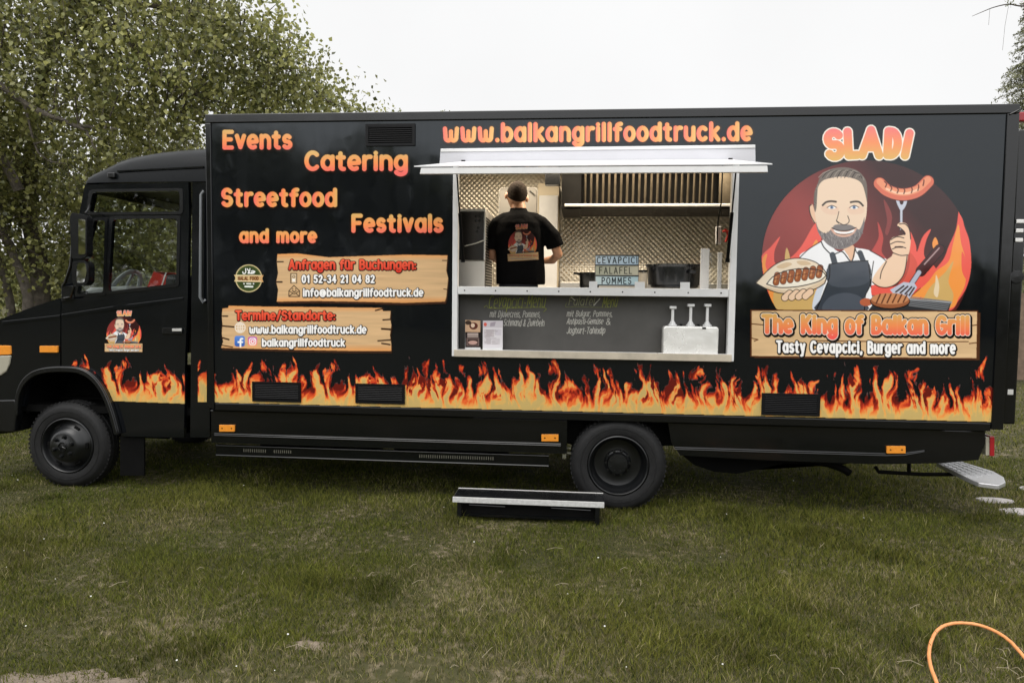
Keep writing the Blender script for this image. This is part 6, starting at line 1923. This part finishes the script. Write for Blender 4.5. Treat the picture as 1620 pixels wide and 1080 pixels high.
n = 9000
x = rng.uniform(-70, 110, n); y = 75 + rng.uniform(0, 8, n)
zz = (5.5 + 1.8 * vnoise(x * .12, np.zeros(n), 6) + 1.2 * vnoise(x * .5, np.zeros(n), 7)) * rng.uniform(0, 1, n) ** .8
o = leaf_mesh("distant_wood", np.stack([x, y, zz], 1), rng.uniform(1.0, 1.9, n), leaf_cols(n, rng, (.15, .45, .4)), None, rng, M['leaf'])
tag(o, "far-off wood beyond the field behind the truck", "wood", kind="stuff")

# ================================================================== GRASS
SOIL = [(*G(488, 1020)[:2], .10), (*G(30, 1092)[:2], .34), (*G(185, 1082)[:2], .13), (*G(1238, 905)[:2], .05)]


def soil():
    rng = np.random.default_rng(8); b = MB()
    for x, y, r in SOIL:
        n = 26; a = np.linspace(0, 2 * PI, n + 1)[:-1]; rr = r * (1 + .28 * np.sin(2 * a + x) + .16 * np.sin(5 * a + y * 3) + rng.uniform(-.1, .1, n))
        b.add([(x, y, .012)] + [(x + q * .55 * math.cos(t), y + q * .38 * math.sin(t), .009) for q, t in zip(rr, a)] + [(x + q * math.cos(t), y + q * .7 * math.sin(t), -.004) for q, t in zip(rr, a)],
              [(0, 1 + i, 1 + (i + 1) % n) for i in range(n)] + [(1 + i, 1 + n + i, 1 + n + (i + 1) % n, 1 + (i + 1) % n) for i in range(n)])
    o = b.build("bare_soil", mat("pale_soil", (.19, .155, .12), .95, spec=.1, noise=.35, nscale=22, bump=.8, bscale=45, bdist=.02), None, smooth=True)
    tag(o, kind="structure")


soil()


def grass():
    rng = np.random.default_rng(5)
    bands = [(-3.4, -1.2, -3.6, 7.4, 14000), (-1.2, .3, -5.0, 9.0, 8000), (.3, 2.6, -8.0, 11.5, 3200), (2.6, 7.0, -13.0, 16.0, 750), (7.0, 16.0, -20.0, 24.0, 220)]
    X, Y, S = [], [], []
    for y0, y1, x0, x1, dn in bands:
        n = int((y1 - y0) * (x1 - x0) * dn); xx = rng.uniform(x0, x1, n); yy = rng.uniform(y0, y1, n)
        d = yy - CC[1]; u = xx - CC[0]; k = (u > -1.25 * d - .8) & (u < .95 * d + .8)
        X.append(xx[k]); Y.append(yy[k]); S.append(np.full(k.sum(), (14000 / dn) ** .30))
    X, Y, S = map(np.concatenate, (X, Y, S))
    patch = fbm(X * .9, Y * .9, 201, 4); fine = fbm(X * 3.2, Y * 3.2, 211, 3)
    dry = fbm(X * 1.3 + 7, Y * 1.3, 221, 4)
    bare = np.clip((-1.55 - Y) * .55, 0, .7) + .9 * dry + .5 * fine
    keep = rng.uniform(0, 1, len(X)) > np.clip(bare - .30, 0, .80)
    for cx, cy, r in SOIL + [(*G(1575, 791)[:2], .16), (*G(1612, 809)[:2], .16)]:
        dd = np.hypot((X - cx), (Y - cy) * 1.6); keep &= ~((dd < r) & (rng.uniform(0, 1, len(X)) > .30 + (dd / r) ** 1.5 * .8))
    X, Y, S, patch, fine, dry = (a[keep] for a in (X, Y, S, patch, fine, dry))
    N = len(X)
    clump = np.clip(fbm(X * 2.3 + 31, Y * 2.3, 231, 3) - .12, 0, 1)
    h = .028 * (1 + .6 * patch + .7 * fine + 1.3 * clump) * rng.uniform(.55, 1.5, N); h = np.clip(h, .012, .10)
    tall = rng.uniform(0, 1, N) < .012; h[tall] *= 1.8
    a = rng.uniform(0, 2 * PI, N); lean = h * rng.uniform(.15, 1.25, N)
    b_ = rng.uniform(0, 2 * PI, N); w = .0017 * S * rng.uniform(.7, 1.4, N)
    d = np.stack([np.cos(a), np.sin(a)], 1); s = np.stack([np.cos(b_), np.sin(b_)], 1)
    base = np.stack([X, Y, np.zeros(N) - .004], 1)
    def pt(f, hh, ww, sg):
        o = base.copy(); o[:, :2] += d * (lean * f)[:, None] + s * (w * ww * sg)[:, None]; o[:, 2] += h * hh; return o
    V = np.stack([pt(0, 0, 1, -1), pt(0, 0, 1, 1), pt(.35, .6, .8, 1), pt(.35, .6, .8, -1), pt(1, 1.0, 0, 0)], 1).reshape(-1, 3)
    i = np.arange(N)[:, None] * 5
    loops = np.concatenate([i, i + 1, i + 2, i + 3, i + 3, i + 2, i + 4], 1).ravel()
    st = (np.arange(N)[:, None] * 7 + np.array([0, 4])).ravel(); tot = np.tile([4, 3], N)
    g1, g2, g3, g4 = np.array([.098, .116, .020]), np.array([.168, .168, .036]), np.array([.036, .052, .011]), np.array([.31, .27, .14])
    t = np.clip(.5 + .9 * patch + .25 * rng.normal(size=N), 0, 1)[:, None]
    c = g1 * (1 - t) + g2 * t
    k = rng.uniform(0, 1, N); c[k < .2] = g3
    straw = rng.uniform(0, 1, N) < np.clip(.03 + .55 * (dry + .08) + np.clip((-1.5 - Y) * .20, 0, .25), .02, .6)
    c[straw] = g4 * rng.uniform(.55, 1.1, (straw.sum(), 1))
    c = .93 * c * rng.uniform(.65, 1.35, (N, 1)) * np.clip(1 - .55 * clump + .30 * fine, .45, 1.3)[:, None]
    o = np_mesh("grass", V, loops, st, tot, M['blade'], None, np.repeat(c, 5, 0))
    tag(o, "short mown lawn with dry patches", "grass", kind="stuff")
    # clover heads
    n = 34; b = MB()
    r2 = random.Random(9)
    for _ in range(n):
        x, y, z = G(r2.uniform(0, 1620), r2.uniform(735, 1075)); z = r2.uniform(.022, .04); r = r2.uniform(.0025, .006)
        b.lathe([(.0001, -r * .7), (r, -r * .3), (r * .9, r * .4), (.0001, r * .7)], (x, y, z), 'z', 6)
    o = b.build("clover_flower_specks", M['flower'], None); tag(o, "tiny white flower heads in the lawn", "flowers", kind="stuff")
    # dry stalks lying about, thickest in the near corner
    b = MB()
    for q in range(46):
        if q < 20:
            x, y, z = G(r2.uniform(1590, 1680), r2.uniform(1040, 1085))
        else:
            x, y, z = G(r2.uniform(0, 1620), r2.uniform(860, 1078))
        a_ = r2.uniform(0, PI); l_ = r2.uniform(.03, .12)
        b.tube([(x, y, .03), (x + l_ * .5 * math.cos(a_), y + l_ * .5 * math.sin(a_), .045), (x + l_ * math.cos(a_ + .2), y + l_ * math.sin(a_ + .2), .034)], .0012, 4)
    o = b.build("dry_grass_stalks", mat("straw", (.34, .29, .20), .9), None); tag(o, "pale dry stalks lying on the lawn", "stalks", kind="stuff")


grass()
